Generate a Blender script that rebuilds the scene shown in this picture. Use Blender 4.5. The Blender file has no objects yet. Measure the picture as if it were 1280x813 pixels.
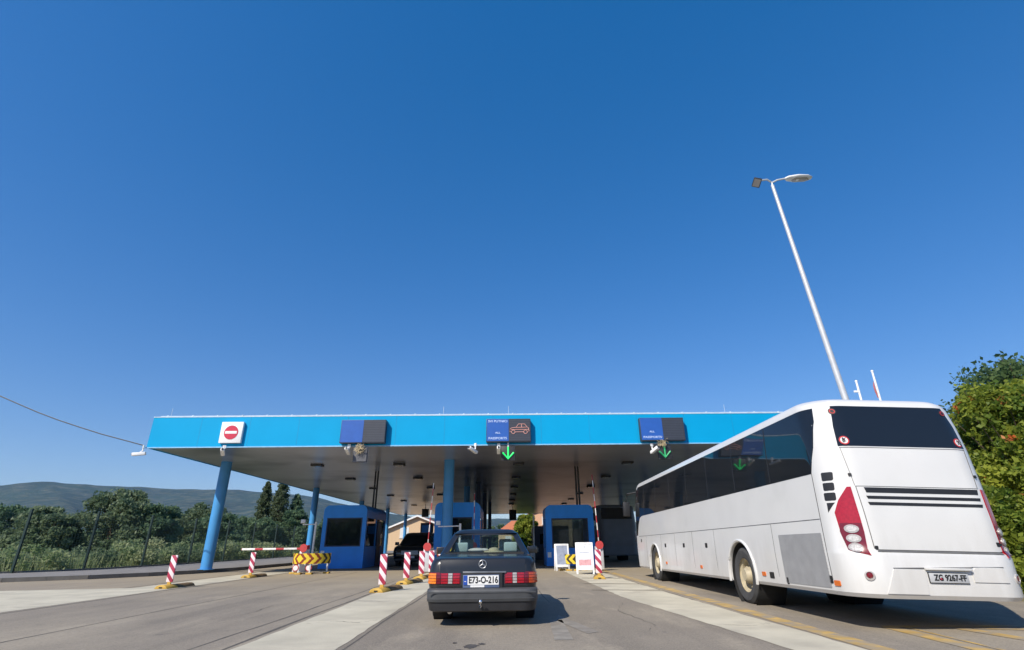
import bpy, bmesh, math, random
import numpy as np
from mathutils import Vector, Matrix, Euler
R = math.radians
random.seed(7)
rng = np.random.default_rng(11)
C = bpy.context.scene.collection
scene = bpy.context.scene

# ------------------------------------------------------------------ camera
F, PITCH, ROLL, YAW, HC = 648.0, R(22.74), 0.0113, 0.0178, 1.14
def _w(xc, yc, f):
    X, Y, Z = xc, f*math.cos(PITCH)-yc*math.sin(PITCH), f*math.sin(PITCH)+yc*math.cos(PITCH)
    return Vector((X*math.cos(YAW)+Y*math.sin(YAW), -X*math.sin(YAW)+Y*math.cos(YAW), Z))
vr = _w(math.cos(ROLL), -math.sin(ROLL), 0); vu = _w(math.sin(ROLL), math.cos(ROLL), 0); vf = _w(0, 0, 1)
cam = bpy.data.cameras.new('camera'); co = bpy.data.objects.new('camera', cam); C.objects.link(co)
m3 = Matrix((vr, vu, -vf)).transposed()
co.matrix_world = Matrix.Translation((0, 0, HC)) @ m3.to_4x4()
cam.sensor_width = 36; cam.lens = F/1280*36; cam.clip_start = .05; cam.clip_end = 20000
scene.camera = co

# ------------------------------------------------------------------ light
SUN_AZ, SUN_EL = 38, 41          # the sun stands behind the camera, to its left
to_sun = Vector((-math.sin(R(SUN_AZ))*math.cos(R(SUN_EL)), -math.cos(R(SUN_AZ))*math.cos(R(SUN_EL)), math.sin(R(SUN_EL))))
w = bpy.data.worlds.new('World'); scene.world = w; w.use_nodes = True
nt = w.node_tree; bg = nt.nodes['Background']
sky = nt.nodes.new('ShaderNodeTexSky'); sky.sky_type = 'NISHITA'; sky.sun_disc = False
sky.sun_elevation = R(SUN_EL); sky.sun_rotation = R(180+SUN_AZ)
sky.altitude = 0; sky.air_density = 1.0; sky.dust_density = .3; sky.ozone_density = 6.5
hs = nt.nodes.new('ShaderNodeHueSaturation'); hs.inputs['Saturation'].default_value = 1.285; hs.inputs['Hue'].default_value = .5175
nt.links.new(sky.outputs[0], hs.inputs['Color']); gm = nt.nodes.new('ShaderNodeGamma'); gm.inputs['Gamma'].default_value = .68
nt.links.new(hs.outputs[0], gm.inputs['Color']); nt.links.new(gm.outputs[0], bg.inputs['Color'])
bg.inputs['Strength'].default_value = .166
sl = bpy.data.lights.new('sun', 'SUN'); sl.energy = 4.0; sl.angle = R(.53); sl.color = (1, .93, .82)
so = bpy.data.objects.new('sun', sl); C.objects.link(so); so.rotation_euler = to_sun.to_track_quat('Z', 'Y').to_euler()
so.location = (0, 0, 60)
scene.view_settings.view_transform = 'Standard'; scene.view_settings.look = 'None'
scene.view_settings.exposure = 0.52; scene.view_settings.gamma = 1.0
scene.cycles.use_denoising = True
scene.cycles.max_bounces = 8; scene.cycles.transparent_max_bounces = 24; scene.cycles.volume_bounces = 0

# ------------------------------------------------------------------ materials
def mat(name, col, rough=.6, metal=0, var=.12, scale=6, bump=0, bscale=60, spec=.5, coat=0, dirt=None, emit=None):
    m = bpy.data.materials.new(name); m.use_nodes = True
    n = m.node_tree; b = n.nodes['Principled BSDF']
    b.inputs['Roughness'].default_value = rough; b.inputs['Metallic'].default_value = metal
    b.inputs['Specular IOR Level'].default_value = spec
    if coat: b.inputs['Coat Weight'].default_value = coat; b.inputs['Coat Roughness'].default_value = .08
    tc = n.nodes.new('ShaderNodeTexCoord')
    no = n.nodes.new('ShaderNodeTexNoise'); no.inputs['Scale'].default_value = scale; no.inputs['Detail'].default_value = 5
    n.links.new(tc.outputs['Object'], no.inputs['Vector'])
    mr = n.nodes.new('ShaderNodeMapRange'); mr.inputs[1].default_value = .3; mr.inputs[2].default_value = .7
    mr.inputs[3].default_value = 1-var; mr.inputs[4].default_value = 1+var
    n.links.new(no.outputs['Fac'], mr.inputs[0])
    vm = n.nodes.new('ShaderNodeVectorMath'); vm.operation = 'SCALE'; vm.inputs[0].default_value = col[:3]
    n.links.new(mr.outputs[0], vm.inputs['Scale'])
    out = vm.outputs[0]
    if dirt:   # (colour, noise scale, threshold)
        d = n.nodes.new('ShaderNodeTexNoise'); d.inputs['Scale'].default_value = dirt[1]; d.inputs['Detail'].default_value = 8
        n.links.new(tc.outputs['Object'], d.inputs['Vector'])
        dr = n.nodes.new('ShaderNodeMapRange'); dr.inputs[1].default_value = dirt[2]; dr.inputs[2].default_value = dirt[2]+.2
        n.links.new(d.outputs['Fac'], dr.inputs[0])
        mx = n.nodes.new('ShaderNodeMix'); mx.data_type = 'RGBA'
        n.links.new(dr.outputs[0], mx.inputs[0]); n.links.new(out, mx.inputs[6]); mx.inputs[7].default_value = (*dirt[0], 1)
        out = mx.outputs[2]
    n.links.new(out, b.inputs['Base Color'])
    if bump:
        bn = n.nodes.new('ShaderNodeTexNoise'); bn.inputs['Scale'].default_value = bscale; bn.inputs['Detail'].default_value = 3
        n.links.new(tc.outputs['Object'], bn.inputs['Vector'])
        bp = n.nodes.new('ShaderNodeBump'); bp.inputs['Strength'].default_value = bump; bp.inputs['Distance'].default_value = .02
        n.links.new(bn.outputs['Fac'], bp.inputs['Height']); n.links.new(bp.outputs[0], b.inputs['Normal'])
    if emit:
        b.inputs['Emission Color'].default_value = (*emit[0], 1); b.inputs['Emission Strength'].default_value = emit[1]
    return m

def skirt_dust(m):
    n = m.node_tree; b = n.nodes['Principled BSDF']; tc = n.nodes.new('ShaderNodeTexCoord'); sp = n.nodes.new('ShaderNodeSeparateXYZ'); n.links.new(tc.outputs['Object'], sp.inputs[0])
    mp = n.nodes.new('ShaderNodeMapping'); mp.inputs['Scale'].default_value = (2.5, 2.5, .5); n.links.new(tc.outputs['Object'], mp.inputs[0])
    nz = n.nodes.new('ShaderNodeTexNoise'); nz.inputs['Scale'].default_value = 2.2; nz.inputs['Detail'].default_value = 8; nz.inputs['Roughness'].default_value = .65; n.links.new(mp.outputs[0], nz.inputs['Vector'])
    a = n.nodes.new('ShaderNodeMath'); a.operation = 'MULTIPLY_ADD'; a.inputs[1].default_value = -1.6; n.links.new(nz.outputs['Fac'], a.inputs[0]); n.links.new(sp.outputs[2], a.inputs[2])
    mr = n.nodes.new('ShaderNodeMapRange'); mr.inputs[1].default_value = .35; mr.inputs[2].default_value = -.45; mr.inputs[4].default_value = .25; n.links.new(a.outputs[0], mr.inputs[0])
    mx = n.nodes.new('ShaderNodeMix'); mx.data_type = 'RGBA'; old = b.inputs['Base Color'].links[0].from_socket
    n.links.new(mr.outputs[0], mx.inputs[0]); n.links.new(old, mx.inputs[6]); mx.inputs[7].default_value = (.36, .33, .28, 1); n.links.new(mx.outputs[2], b.inputs['Base Color'])
    r2 = n.nodes.new('ShaderNodeMapRange'); r2.inputs[3].default_value = .22; r2.inputs[4].default_value = .42; n.links.new(nz.outputs['Fac'], r2.inputs[0]); n.links.new(r2.outputs[0], b.inputs['Roughness'])
def glass(name, tint, transp, rough=.04):
    m = bpy.data.materials.new(name); m.use_nodes = True
    n = m.node_tree; b = n.nodes['Principled BSDF']; o = n.nodes['Material Output']
    b.inputs['Base Color'].default_value = (*tint, 1); b.inputs['Roughness'].default_value = rough
    b.inputs['Specular IOR Level'].default_value = .6
    t = n.nodes.new('ShaderNodeBsdfTransparent'); t.inputs[0].default_value = (.75, .85, .85, 1)
    x = n.nodes.new('ShaderNodeMixShader'); x.inputs[0].default_value = transp
    n.links.new(b.outputs[0], x.inputs[1]); n.links.new(t.outputs[0], x.inputs[2]); n.links.new(x.outputs[0], o.inputs[0])
    return m

def stripes(name, ca, cb, kx, ky, kz, rough=.5, duty=.5, off=0.0):
    m = mat(name, ca, rough); n = m.node_tree; b = n.nodes['Principled BSDF']
    tc = n.nodes.new('ShaderNodeTexCoord'); dp = n.nodes.new('ShaderNodeVectorMath'); dp.operation = 'DOT_PRODUCT'
    dp.inputs[1].default_value = (kx, ky, kz); n.links.new(tc.outputs['Object'], dp.inputs[0])
    ad = n.nodes.new('ShaderNodeMath'); ad.operation = 'ADD'; ad.inputs[1].default_value = off; n.links.new(dp.outputs['Value'], ad.inputs[0])
    fr = n.nodes.new('ShaderNodeMath'); fr.operation = 'FRACT'; n.links.new(ad.outputs[0], fr.inputs[0])
    gt = n.nodes.new('ShaderNodeMath'); gt.operation = 'GREATER_THAN'; gt.inputs[1].default_value = duty; n.links.new(fr.outputs[0], gt.inputs[0])
    mx = n.nodes.new('ShaderNodeMix'); mx.data_type = 'RGBA'
    old = b.inputs['Base Color'].links[0].from_socket
    n.links.new(gt.outputs[0], mx.inputs[0]); n.links.new(old, mx.inputs[6]); mx.inputs[7].default_value = (*cb, 1)
    n.links.new(mx.outputs[2], b.inputs['Base Color'])
    return m

def leafmat(name, col, col2, rough=.5, trans=.52):
    m = bpy.data.materials.new(name); m.use_nodes = True
    n = m.node_tree; b = n.nodes['Principled BSDF']; o = n.nodes['Material Output']
    at = n.nodes.new('ShaderNodeAttribute'); at.attribute_name = 'tint'
    mx = n.nodes.new('ShaderNodeMix'); mx.data_type = 'RGBA'
    mx.inputs[6].default_value = (*col, 1); mx.inputs[7].default_value = (*col2, 1)
    n.links.new(at.outputs['Fac'], mx.inputs[0]); n.links.new(mx.outputs[2], b.inputs['Base Color'])
    b.inputs['Roughness'].default_value = rough; b.inputs['Specular IOR Level'].default_value = .25
    t = n.nodes.new('ShaderNodeBsdfTranslucent'); n.links.new(mx.outputs[2], t.inputs[0])
    x = n.nodes.new('ShaderNodeMixShader'); x.inputs[0].default_value = trans
    n.links.new(b.outputs[0], x.inputs[1]); n.links.new(t.outputs[0], x.inputs[2]); n.links.new(x.outputs[0], o.inputs[0])
    return m

M = {}
M['white'] = mat('coach_white_paint', (.65, .645, .625), .28, var=.03, scale=1.5, coat=.35, dirt=((.585, .58, .56), 1.2, .60))
skirt_dust(M['white'])
M['white_plain'] = mat('white_paint', (.8, .8, .8), .4, var=.04)
M['tglass'] = glass('coach_tinted_glass', (.010, .013, .018), .06, .03)
M['black'] = mat('black_plastic', (.018, .018, .02), .5, var=.2)
M['seam'] = mat('seam_shadow_gap', (.10, .10, .10), .8)
M['rubber'] = mat('tyre_rubber', (.05, .05, .05), .85, var=.25, bump=.2)
M['well'] = mat('wheel_well_lining', (.015, .015, .015), .95)
M['rim_cream'] = mat('dusty_cream_rim', (.42, .36, .24), .5, var=.2, scale=9)
M['rim_grey'] = mat('grey_steel_rim', (.3, .3, .31), .4, metal=.6)
M['red_lens'] = mat('red_lens', (.34, .008, .018), .18, var=.15, scale=30, coat=.5)
M['red_lens_dark'] = mat('dark_red_lens', (.15, .006, .014), .2, var=.15, scale=30, coat=.5)
M['amber'] = mat('amber_lens', (.75, .20, .015), .2, var=.15, scale=30, coat=.5)
M['amber_red'] = mat('amber_red_lens', (.55, .07, .02), .2, var=.15, scale=30, coat=.5)
M['clear_lens'] = mat('clear_lens', (.42, .39, .37), .25, metal=.1, var=.2, scale=40, coat=.5)
M['lamp_silver'] = mat('silver_reflector', (.50,.49,.48), .5, metal=.2, var=.25, scale=60)
M['chrome'] = mat('chrome', (.75, .76, .78), .15, metal=1, var=.05)
M['meshgrey'] = stripes('grey_radiator_mesh', (.36, .36, .36), (.22, .22, .22), 0, 50, 25, .6)
M['plate'] = mat('white_number_plate', (.75, .75, .73), .4, var=.04)
M['plate_dusty'] = mat('dusty_number_plate', (.42, .43, .44), .5, var=.1)
M['plate_blue'] = mat('blue_plate_band', (.02, .07, .35), .4)
M['ink'] = mat('black_lettering', (.012, .012, .012), .5)
M['orange'] = mat('orange_reflector', (.65, .15, .02), .25)
M['sticker_red'] = mat('red_sticker_ring', (.50, .03, .03), .5)
M['carpaint'] = mat('charcoal_car_paint', (.019, .020, .021), .30, metal=.25, var=.12, scale=2, coat=.45, dirt=((.04, .038, .035), 5, .62))
M['bumper_grey'] = mat('grey_plastic_bumper', (.055, .058, .062), .55, var=.12, scale=5)
M['cglass'] = glass('car_glass', (.02, .028, .03), .78, .03)
M['seat'] = mat('grey_seat_cloth', (.50, .58, .55), .85, var=.1)
M['dark_trim'] = mat('dark_interior_trim', (.02, .02, .022), .8)
M['straw'] = mat('pale_straw', (.55, .45, .28), .9, var=.2, scale=40)
M['asphalt'] = None
M['concrete'] = mat('pale_concrete', (.50, .455, .345), .85, var=.14, scale=1.2, bump=.25, bscale=35, dirt=((.36, .32, .25), .9, .54))
M['kerb'] = mat('kerb_stone', (.15, .14, .125), .85, var=.15, scale=3, bump=.2)
M['sidewalk'] = mat('sidewalk_asphalt', (.21, .195, .18), .9, var=.18, scale=2.5, bump=.2)
M['yellow_line'] = mat('worn_yellow_marking', (.46, .30, .09), .8, var=.2, scale=4, dirt=((.29, .24, .17), 3.2, .41))
M['white_line'] = mat('worn_white_marking', (.25, .225, .185), .8, var=.2, scale=4, dirt=((.205, .175, .14), 3, .48))
M['fascia'] = mat('cyan_fascia', (.001, .32, .61), .5, var=.04, scale=.7, spec=.15, dirt=((.003, .295, .57), .5, .66))
M['colblue'] = mat('blue_column_paint', (.06, .27, .58), .4, var=.1, scale=1.5)
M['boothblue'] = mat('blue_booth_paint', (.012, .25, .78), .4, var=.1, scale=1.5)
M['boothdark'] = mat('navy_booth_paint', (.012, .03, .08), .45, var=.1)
M['bglass'] = glass('booth_glass', (.008, .011, .013), .07, .03)
M['bglass2'] = glass('clear_booth_glass', (.05, .06, .06), .6, .03)
M['railwhite'] = mat('white_roof_wire', (.50, .60, .68), .5)
M['ceil'] = None
M['lamp_dark'] = mat('dark_lamp_housing', (.03, .03, .032), .5)
M['galv'] = mat('galvanised_steel', (.60, .61, .62), .45, metal=.3, var=.08, scale=8)
M['signblue'] = mat('blue_sign_face', (.02, .10, .40), .45, var=.05)
M['signdark'] = stripes('dark_led_panel', (.045, .052, .07), (.03, .035, .05), 0, 0, 14, .5)
M['signtext'] = mat('pale_sign_text', (.50, .62, .85), .5)
M['ledcar'] = mat('lit_pink_led', (.55, .28, .25), .5, emit=((.9, .45, .4), .10))
M['ledgreen'] = mat('lit_green_led', (.02, .5, .12), .5, emit=((.02, .8, .16), .75))
M['ledgreen_dim'] = mat('dim_green_led', (.03, .30, .12), .5, emit=((.02, .6, .2), .18))
M['signwhite'] = mat('white_sign_face', (.8, .8, .8), .45, var=.03)
M['signred'] = mat('red_sign_face', (.55, .02, .06), .45)
M['stripe_panel'] = stripes('red_white_slanted_stripes', (.36, .03, .07), (.76, .66, .68), 3.9, 0, 3.5, .45, off=.3)
M['boom'] = stripes('red_white_boom_bands', (.75, .73, .72), (.42, .04, .05), 0, 0, 1.7, .5)
M['boom_x'] = stripes('red_white_boom_bands_flat', (.75, .73, .72), (.42, .04, .05), 1.1, 0, 0, .5, .62)
M['yellow'] = mat('yellow_rubber', (.50, .31, .05), .6, var=.15, scale=6, dirt=((.30, .20, .05), 7, .6))
M['brown_rubber'] = mat('worn_brown_rubber', (.16, .10, .045), .85, var=.25, scale=8)
M['chev_y'] = mat('yellow_chevron', (.72, .52, .03), .5, var=.05)
M['chev_r'] = mat('dark_red_chevron', (.20, .03, .012), .5)
M['chev_k'] = mat('black_chevron', (.03, .025, .012), .5)
M['redpaint'] = mat('red_box_paint', (.48, .05, .05), .5)
M['board_white'] = mat('white_board', (.8, .8, .79), .5)
M['poster'] = mat('faded_poster', (.70, .72, .76), .6, var=.1, scale=7, dirt=((.62, .42, .46), 5, .56))
M['poster_pink'] = mat('pink_print', (.62, .32, .34), .6, var=.2, scale=16)
M['poster_blue'] = mat('greyblue_poster', (.30, .34, .44), .6, var=.2, scale=7)
M['house_cream'] = mat('cream_render', (.62, .44, .27), .9, var=.06)
M['house_orange'] = mat('orange_render', (.62, .36, .22), .9, var=.06)
M['rooftile'] = stripes('orange_roof_tiles', (.50, .17, .08), (.40, .13, .06), 3, 3, 0, .85)
M['trim_white'] = mat('white_roof_edge', (.78, .76, .72), .7)
M['shutter'] = stripes('white_window_shutter', (.72, .71, .68), (.6, .6, .58), 0, 0, 9, .7)
M['fence'] = mat('dark_green_fence', (.008, .028, .024), .5, var=.1)
M['bark'] = mat('bark', (.09, .065, .045), .95, var=.3, scale=12, bump=.5)
M['vanpaint'] = mat('black_van_paint', (.012, .013, .016), .22, var=.1, coat=.5)
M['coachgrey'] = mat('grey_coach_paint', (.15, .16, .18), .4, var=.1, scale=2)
M['vglass'] = mat('opaque_dark_glass', (.006, .008, .010), .04, var=.05)
M['leaf_dark'] = leafmat('leaf_dark', (.095, .165, .09), (.20, .28, .15))
M['leaf_olive'] = leafmat('leaf_olive', (.11, .165, .085), (.23, .29, .165))
M['leaf_pop'] = leafmat('leaf_poplar', (.07, .105, .05), (.15, .185, .095))
M['leaf_bright'] = leafmat('leaf_bright', (.10, .17, .025), (.42, .45, .06))
M['leaf_dry'] = leafmat('leaf_dry', (.20, .28, .12), (.44, .47, .26))
M['leaf_shrub'] = leafmat('leaf_shrub', (.07, .13, .055), (.18, .26, .09))
M['flower'] = leafmat('orange_petal', (.55, .13, .03), (.70, .28, .10))
M['cloth'] = mat('white_cloth', (.7, .62, .55), .9, var=.15)

def asphalt(name, base, warm):
    m = mat(name, base, .9, var=.10, scale=.45, bump=.35, bscale=55)
    n = m.node_tree; b = n.nodes['Principled BSDF']
    tc = n.nodes.new('ShaderNodeTexCoord')
    old = b.inputs['Base Color'].links[0].from_socket
    def layer(sc, vec, lo, hi, col, fac, prev, detail=6):
        mp = n.nodes.new('ShaderNodeMapping'); mp.inputs['Scale'].default_value = vec; n.links.new(tc.outputs['Object'], mp.inputs[0])
        nz = n.nodes.new('ShaderNodeTexNoise'); nz.inputs['Scale'].default_value = sc; nz.inputs['Detail'].default_value = detail
        nz.inputs['Roughness'].default_value = .62
        n.links.new(mp.outputs[0], nz.inputs['Vector'])
        mr = n.nodes.new('ShaderNodeMapRange'); mr.inputs[1].default_value = lo; mr.inputs[2].default_value = hi; mr.inputs[4].default_value = fac
        n.links.new(nz.outputs['Fac'], mr.inputs[0])
        mx = n.nodes.new('ShaderNodeMix'); mx.data_type = 'RGBA'
        n.links.new(mr.outputs[0], mx.inputs[0]); n.links.new(prev, mx.inputs[6]); mx.inputs[7].default_value = (*col, 1)
        return mx.outputs[2]
    o = layer(1.0, (1.1, .045, 1), .48, .66, (.135, .115, .09), .7, old)        # tyre streaks along the lanes
    o = layer(.35, (1, .6, 1), .46, .66, warm, .8, o)
    o = layer(1.3, (1, .35, 1), .54, .66, tuple(c*1.08 for c in warm), .6, o)      # worn light patches                            # pale dusty patches
    o = layer(2.6, (1, .9, 1), .66, .72, (.055, .052, .05), .75, o)              # oil spots
    o = layer(18, (1, 1, 1), .42, .70, (.16, .138, .108), .55, o, 8)              # mottling
    o = layer(48, (1, 1, 1), .45, .70, (.36, .31, .24), .6, o, 3)
    o = layer(60, (1, .8, 1.2), .58, .74, (.09, .08, .065), .5, o, 3)             # aggregate
    sp = n.nodes.new('ShaderNodeSeparateXYZ'); n.links.new(tc.outputs['Object'], sp.inputs[0])
    nz = n.nodes.new('ShaderNodeTexNoise'); nz.inputs['Scale'].default_value = .8; nz.inputs['Detail'].default_value = 6; n.links.new(tc.outputs['Object'], nz.inputs['Vector'])
    ad = n.nodes.new('ShaderNodeMath'); ad.operation = 'MULTIPLY_ADD'; ad.inputs[1].default_value = 9; n.links.new(nz.outputs['Fac'], ad.inputs[0]); n.links.new(sp.outputs[1], ad.inputs[2])
    mr = n.nodes.new('ShaderNodeMapRange'); mr.inputs[1].default_value = 18; mr.inputs[2].default_value = 27; mr.inputs[4].default_value = .6; n.links.new(ad.outputs[0], mr.inputs[0])
    mx = n.nodes.new('ShaderNodeMix'); mx.data_type = 'RGBA'; n.links.new(mr.outputs[0], mx.inputs[0]); n.links.new(o, mx.inputs[6]); mx.inputs[7].default_value = (.34, .275, .18, 1)
    n.links.new(mx.outputs[2], b.inputs['Base Color'])
    return m
M['asphalt'] = asphalt('sun_bleached_asphalt', (.225, .190, .146), (.34, .288, .21))
M['oil'] = mat('oil_soaked_asphalt', (.075, .066, .056), .7, var=.25, scale=20)
M['soil'] = mat('dry_soil', (.15, .14, .08), .95, var=.3, scale=.4, bump=.3, bscale=8)
def ceilmat():
    m = mat('soffit_boards', (.43, .44, .47), .28, metal=.55, var=.10, scale=.5, dirt=((.14, .15, .18), .22, .50))
    n = m.node_tree; b = n.nodes['Principled BSDF']
    tc = n.nodes.new('ShaderNodeTexCoord'); sp = n.nodes.new('ShaderNodeSeparateXYZ'); n.links.new(tc.outputs['Object'], sp.inputs[0])
    mu = n.nodes.new('ShaderNodeMath'); mu.operation = 'MULTIPLY'; mu.inputs[1].default_value = 5.0; n.links.new(sp.outputs[0], mu.inputs[0])
    fr = n.nodes.new('ShaderNodeMath'); fr.operation = 'FRACT'; n.links.new(mu.outputs[0], fr.inputs[0])
    pp = n.nodes.new('ShaderNodeMath'); pp.operation = 'LESS_THAN'; pp.inputs[1].default_value = .08; n.links.new(fr.outputs[0], pp.inputs[0])
    bp = n.nodes.new('ShaderNodeBump'); bp.invert = True; bp.inputs['Strength'].default_value = .4; bp.inputs['Distance'].default_value = .01
    n.links.new(pp.outputs[0], bp.inputs['Height']); n.links.new(bp.outputs[0], b.inputs['Normal'])
    return m
M['ceil'] = ceilmat()

# ------------------------------------------------------------------ mesh helpers
class MB:
    def __init__(s): s.v = []; s.f = []; s.mi = []
    def add(s, vs, fs, mi=0):
        k = len(s.v); s.v += [tuple(p) for p in vs]
        for f in fs: s.f.append([i+k for i in f]); s.mi.append(mi)
        return s
    def box(s, x0, x1, y0, y1, z0, z1, mi=0):
        return s.add([(x0,y0,z0),(x1,y0,z0),(x1,y1,z0),(x0,y1,z0),(x0,y0,z1),(x1,y0,z1),(x1,y1,z1),(x0,y1,z1)],
              [(0,3,2,1),(4,5,6,7),(0,1,5,4),(1,2,6,5),(2,3,7,6),(3,0,4,7)], mi)
    def loft(s, rings, cap0=True, cap1=True, mi=0):
        n = len(rings[0]); vs = [p for r in rings for p in r]; fs = []
        for i in range(len(rings)-1):
            for j in range(n):
                a, b = i*n+j, i*n+(j+1) % n
                fs.append((a, b, b+n, a+n))
        if cap0: fs.append(tuple(range(n-1, -1, -1)))
        if cap1: fs.append(tuple(range((len(rings)-1)*n, len(rings)*n)))
        return s.add(vs, fs, mi)
    def tube(s, pts, r, n=8, mi=0):
        pts = [Vector(p) for p in pts]; rs = r if isinstance(r, (list, tuple)) else [r]*len(pts); rings = []
        for i, p in enumerate(pts):
            d = (pts[min(i+1, len(pts)-1)]-pts[max(i-1, 0)]).normalized()
            a = d.orthogonal().normalized() if abs(d.z) > .9 else d.cross(Vector((0, 0, 1))).normalized()
            b = d.cross(a)
            rings.append([p+(a*math.cos(t)+b*math.sin(t))*rs[i] for t in [2*math.pi*k/n for k in range(n)]])
        return s.loft(rings, mi=mi)
    def prism(s, poly, ax, a0, a1, mi=0):
        def P(u, v, a): return {'x': (a, u, v), 'y': (u, a, v), 'z': (u, v, a)}[ax]
        return s.loft([[P(u, v, a0) for u, v in poly], [P(u, v, a1) for u, v in poly]], mi=mi)
    def lathe(s, prof, o, ax, n=28, mi=0, cap=True):
        o = Vector(o); ax = Vector(ax).normalized(); a = ax.orthogonal().normalized(); b = ax.cross(a)
        rings = [[o+ax*h+(a*math.cos(t)+b*math.sin(t))*max(r, .0005) for t in [2*math.pi*k/n for k in range(n)]] for r, h in prof]
        return s.loft(rings, cap, cap, mi=mi)
    def ell(s, c, rx, ry, rz, n=14, m=8, mi=0):
        rings = []
        for i in range(m+1):
            t = math.pi*i/m-math.pi/2; q = max(math.cos(t), .01)
            rings.append([(c[0]+rx*q*math.cos(2*math.pi*k/n), c[1]+ry*q*math.sin(2*math.pi*k/n), c[2]+rz*math.sin(t)) for k in range(n)])
        return s.loft(rings, mi=mi)
    def patch(s, outline, fn, cu, cv, off=.004, back=.012, mi=0):
        bm = bmesh.new(); bm.faces.new([bm.verts.new((u, v, 0)) for u, v in outline])
        us = [p[0] for p in outline]; vs_ = [p[1] for p in outline]
        def cut(lo, hi, step, i):
            n = max(1, int((hi-lo)/step))
            for k in range(1, n):
                co_ = [0, 0, 0]; no = [0, 0, 0]; co_[i] = lo+(hi-lo)*k/n; no[i] = 1
                bmesh.ops.bisect_plane(bm, geom=bm.verts[:]+bm.edges[:]+bm.faces[:], plane_co=co_, plane_no=no)
        cut(min(us), max(us), cu, 0); cut(min(vs_), max(vs_), cv, 1)
        bm.verts.index_update()
        V = [fn(p.co.x, p.co.y, off) for p in bm.verts]; FS = [[p.index for p in f.verts] for f in bm.faces]
        if back:
            nv = len(V); mp = {}
            for e in bm.edges:
                if len(e.link_faces) == 1:
                    l = e.link_loops[0]; a, b = l.vert, l.link_loop_next.vert
                    for q in (a, b):
                        if q.index not in mp: mp[q.index] = len(V); V.append(fn(q.co.x, q.co.y, off-back))
                    FS.append([b.index, a.index, mp[a.index], mp[b.index]])
        bm.free(); return s.add(V, FS, mi)
    def build(s, name, ms, parent=None, smooth=35, bevel=0, loc=None, recalc=True, seg=2):
        me = bpy.data.meshes.new(name); me.from_pydata(s.v, [], s.f)
        ms = ms if isinstance(ms, (list, tuple)) else [ms]
        for m in ms: me.materials.append(m)
        if len(ms) > 1: me.polygons.foreach_set('material_index', s.mi)
        if recalc or bevel:
            bm = bmesh.new(); bm.from_mesh(me)
            bmesh.ops.remove_doubles(bm, verts=bm.verts, dist=1e-5)
            bmesh.ops.recalc_face_normals(bm, faces=bm.faces)
            if bevel:
                ed = [e for e in bm.edges if len(e.link_faces) == 2 and e.calc_face_angle(0) > R(35)]
                bmesh.ops.bevel(bm, geom=ed, offset=bevel, segments=seg, affect='EDGES', profile=.5, clamp_overlap=True)
            bm.to_mesh(me); bm.free()
        if smooth:
            me.polygons.foreach_set('use_smooth', [True]*len(me.polygons)); me.set_sharp_from_angle(angle=R(smooth))
        me.update()
        o = bpy.data.objects.new(name, me); C.objects.link(o)
        if parent: o.parent = parent
        if loc: o.location = loc
        return o

def thing(name, label, cat, loc=(0, 0, 0), rot=(0, 0, 0), group=None):
    o = bpy.data.objects.new(name, None); C.objects.link(o); o.location = loc; o.rotation_euler = rot
    o.empty_display_size = .3
    return tag(o, label, cat, group)
def tag(o, label, cat, group=None):
    o['label'] = label; o['category'] = cat
    if group: o['group'] = group
    return o
def struct(o, kind='structure'): o['kind'] = kind; return o
def dup(root, loc, label, group=None, rotz=None):
    r = root.copy(); C.objects.link(r); r.location = loc; r['label'] = label
    if rotz is not None: r.rotation_euler[2] = rotz
    if group: r['group'] = group
    for ch in list(root.children):
        c = ch.copy(); C.objects.link(c); c.parent = r
        for g in list(ch.children):
            d = g.copy(); C.objects.link(d); d.parent = c
    return r
def text_mesh(s, size, width=None, bold=.0, ext=.002):
    cu = bpy.data.curves.new('lettering', 'FONT'); cu.body = s; cu.size = size; cu.align_x = 'CENTER'; cu.align_y = 'CENTER'
    cu.extrude = ext; cu.offset = bold; cu.resolution_u = 3
    o = bpy.data.objects.new('lettering', cu); C.objects.link(o); dg = bpy.context.evaluated_depsgraph_get()
    me = bpy.data.meshes.new_from_object(o.evaluated_get(dg)); bpy.data.objects.remove(o)
    if width:
        xs = [v.co.x for v in me.vertices]; k = width/(max(xs)-min(xs)); c = (max(xs)+min(xs))/2
        for v in me.vertices: v.co.x = (v.co.x-c)*k
    return me
def text_obj(name, s, size, m, parent, loc, width=None, bold=0, rot=(R(90), 0, 0)):
    me = text_mesh(s, size, width, bold); me.materials.clear(); me.materials.append(m)
    o = bpy.data.objects.new(name, me); C.objects.link(o); o.parent = parent; o.location = loc; o.rotation_euler = rot
    return o
def arc(cx, cy, r, a0, a1, n=8):
    return [(cx+r*math.cos(R(a0+(a1-a0)*i/n)), cy+r*math.sin(R(a0+(a1-a0)*i/n))) for i in range(n+1)]
def rrect(x0, x1, y0, y1, r, n=5):
    return arc(x1-r, y1-r, r, 0, 90, n)+arc(x0+r, y1-r, r, 90, 180, n)+arc(x0+r, y0+r, r, 180, 270, n)+arc(x1-r, y0+r, r, 270, 360, n)

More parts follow.
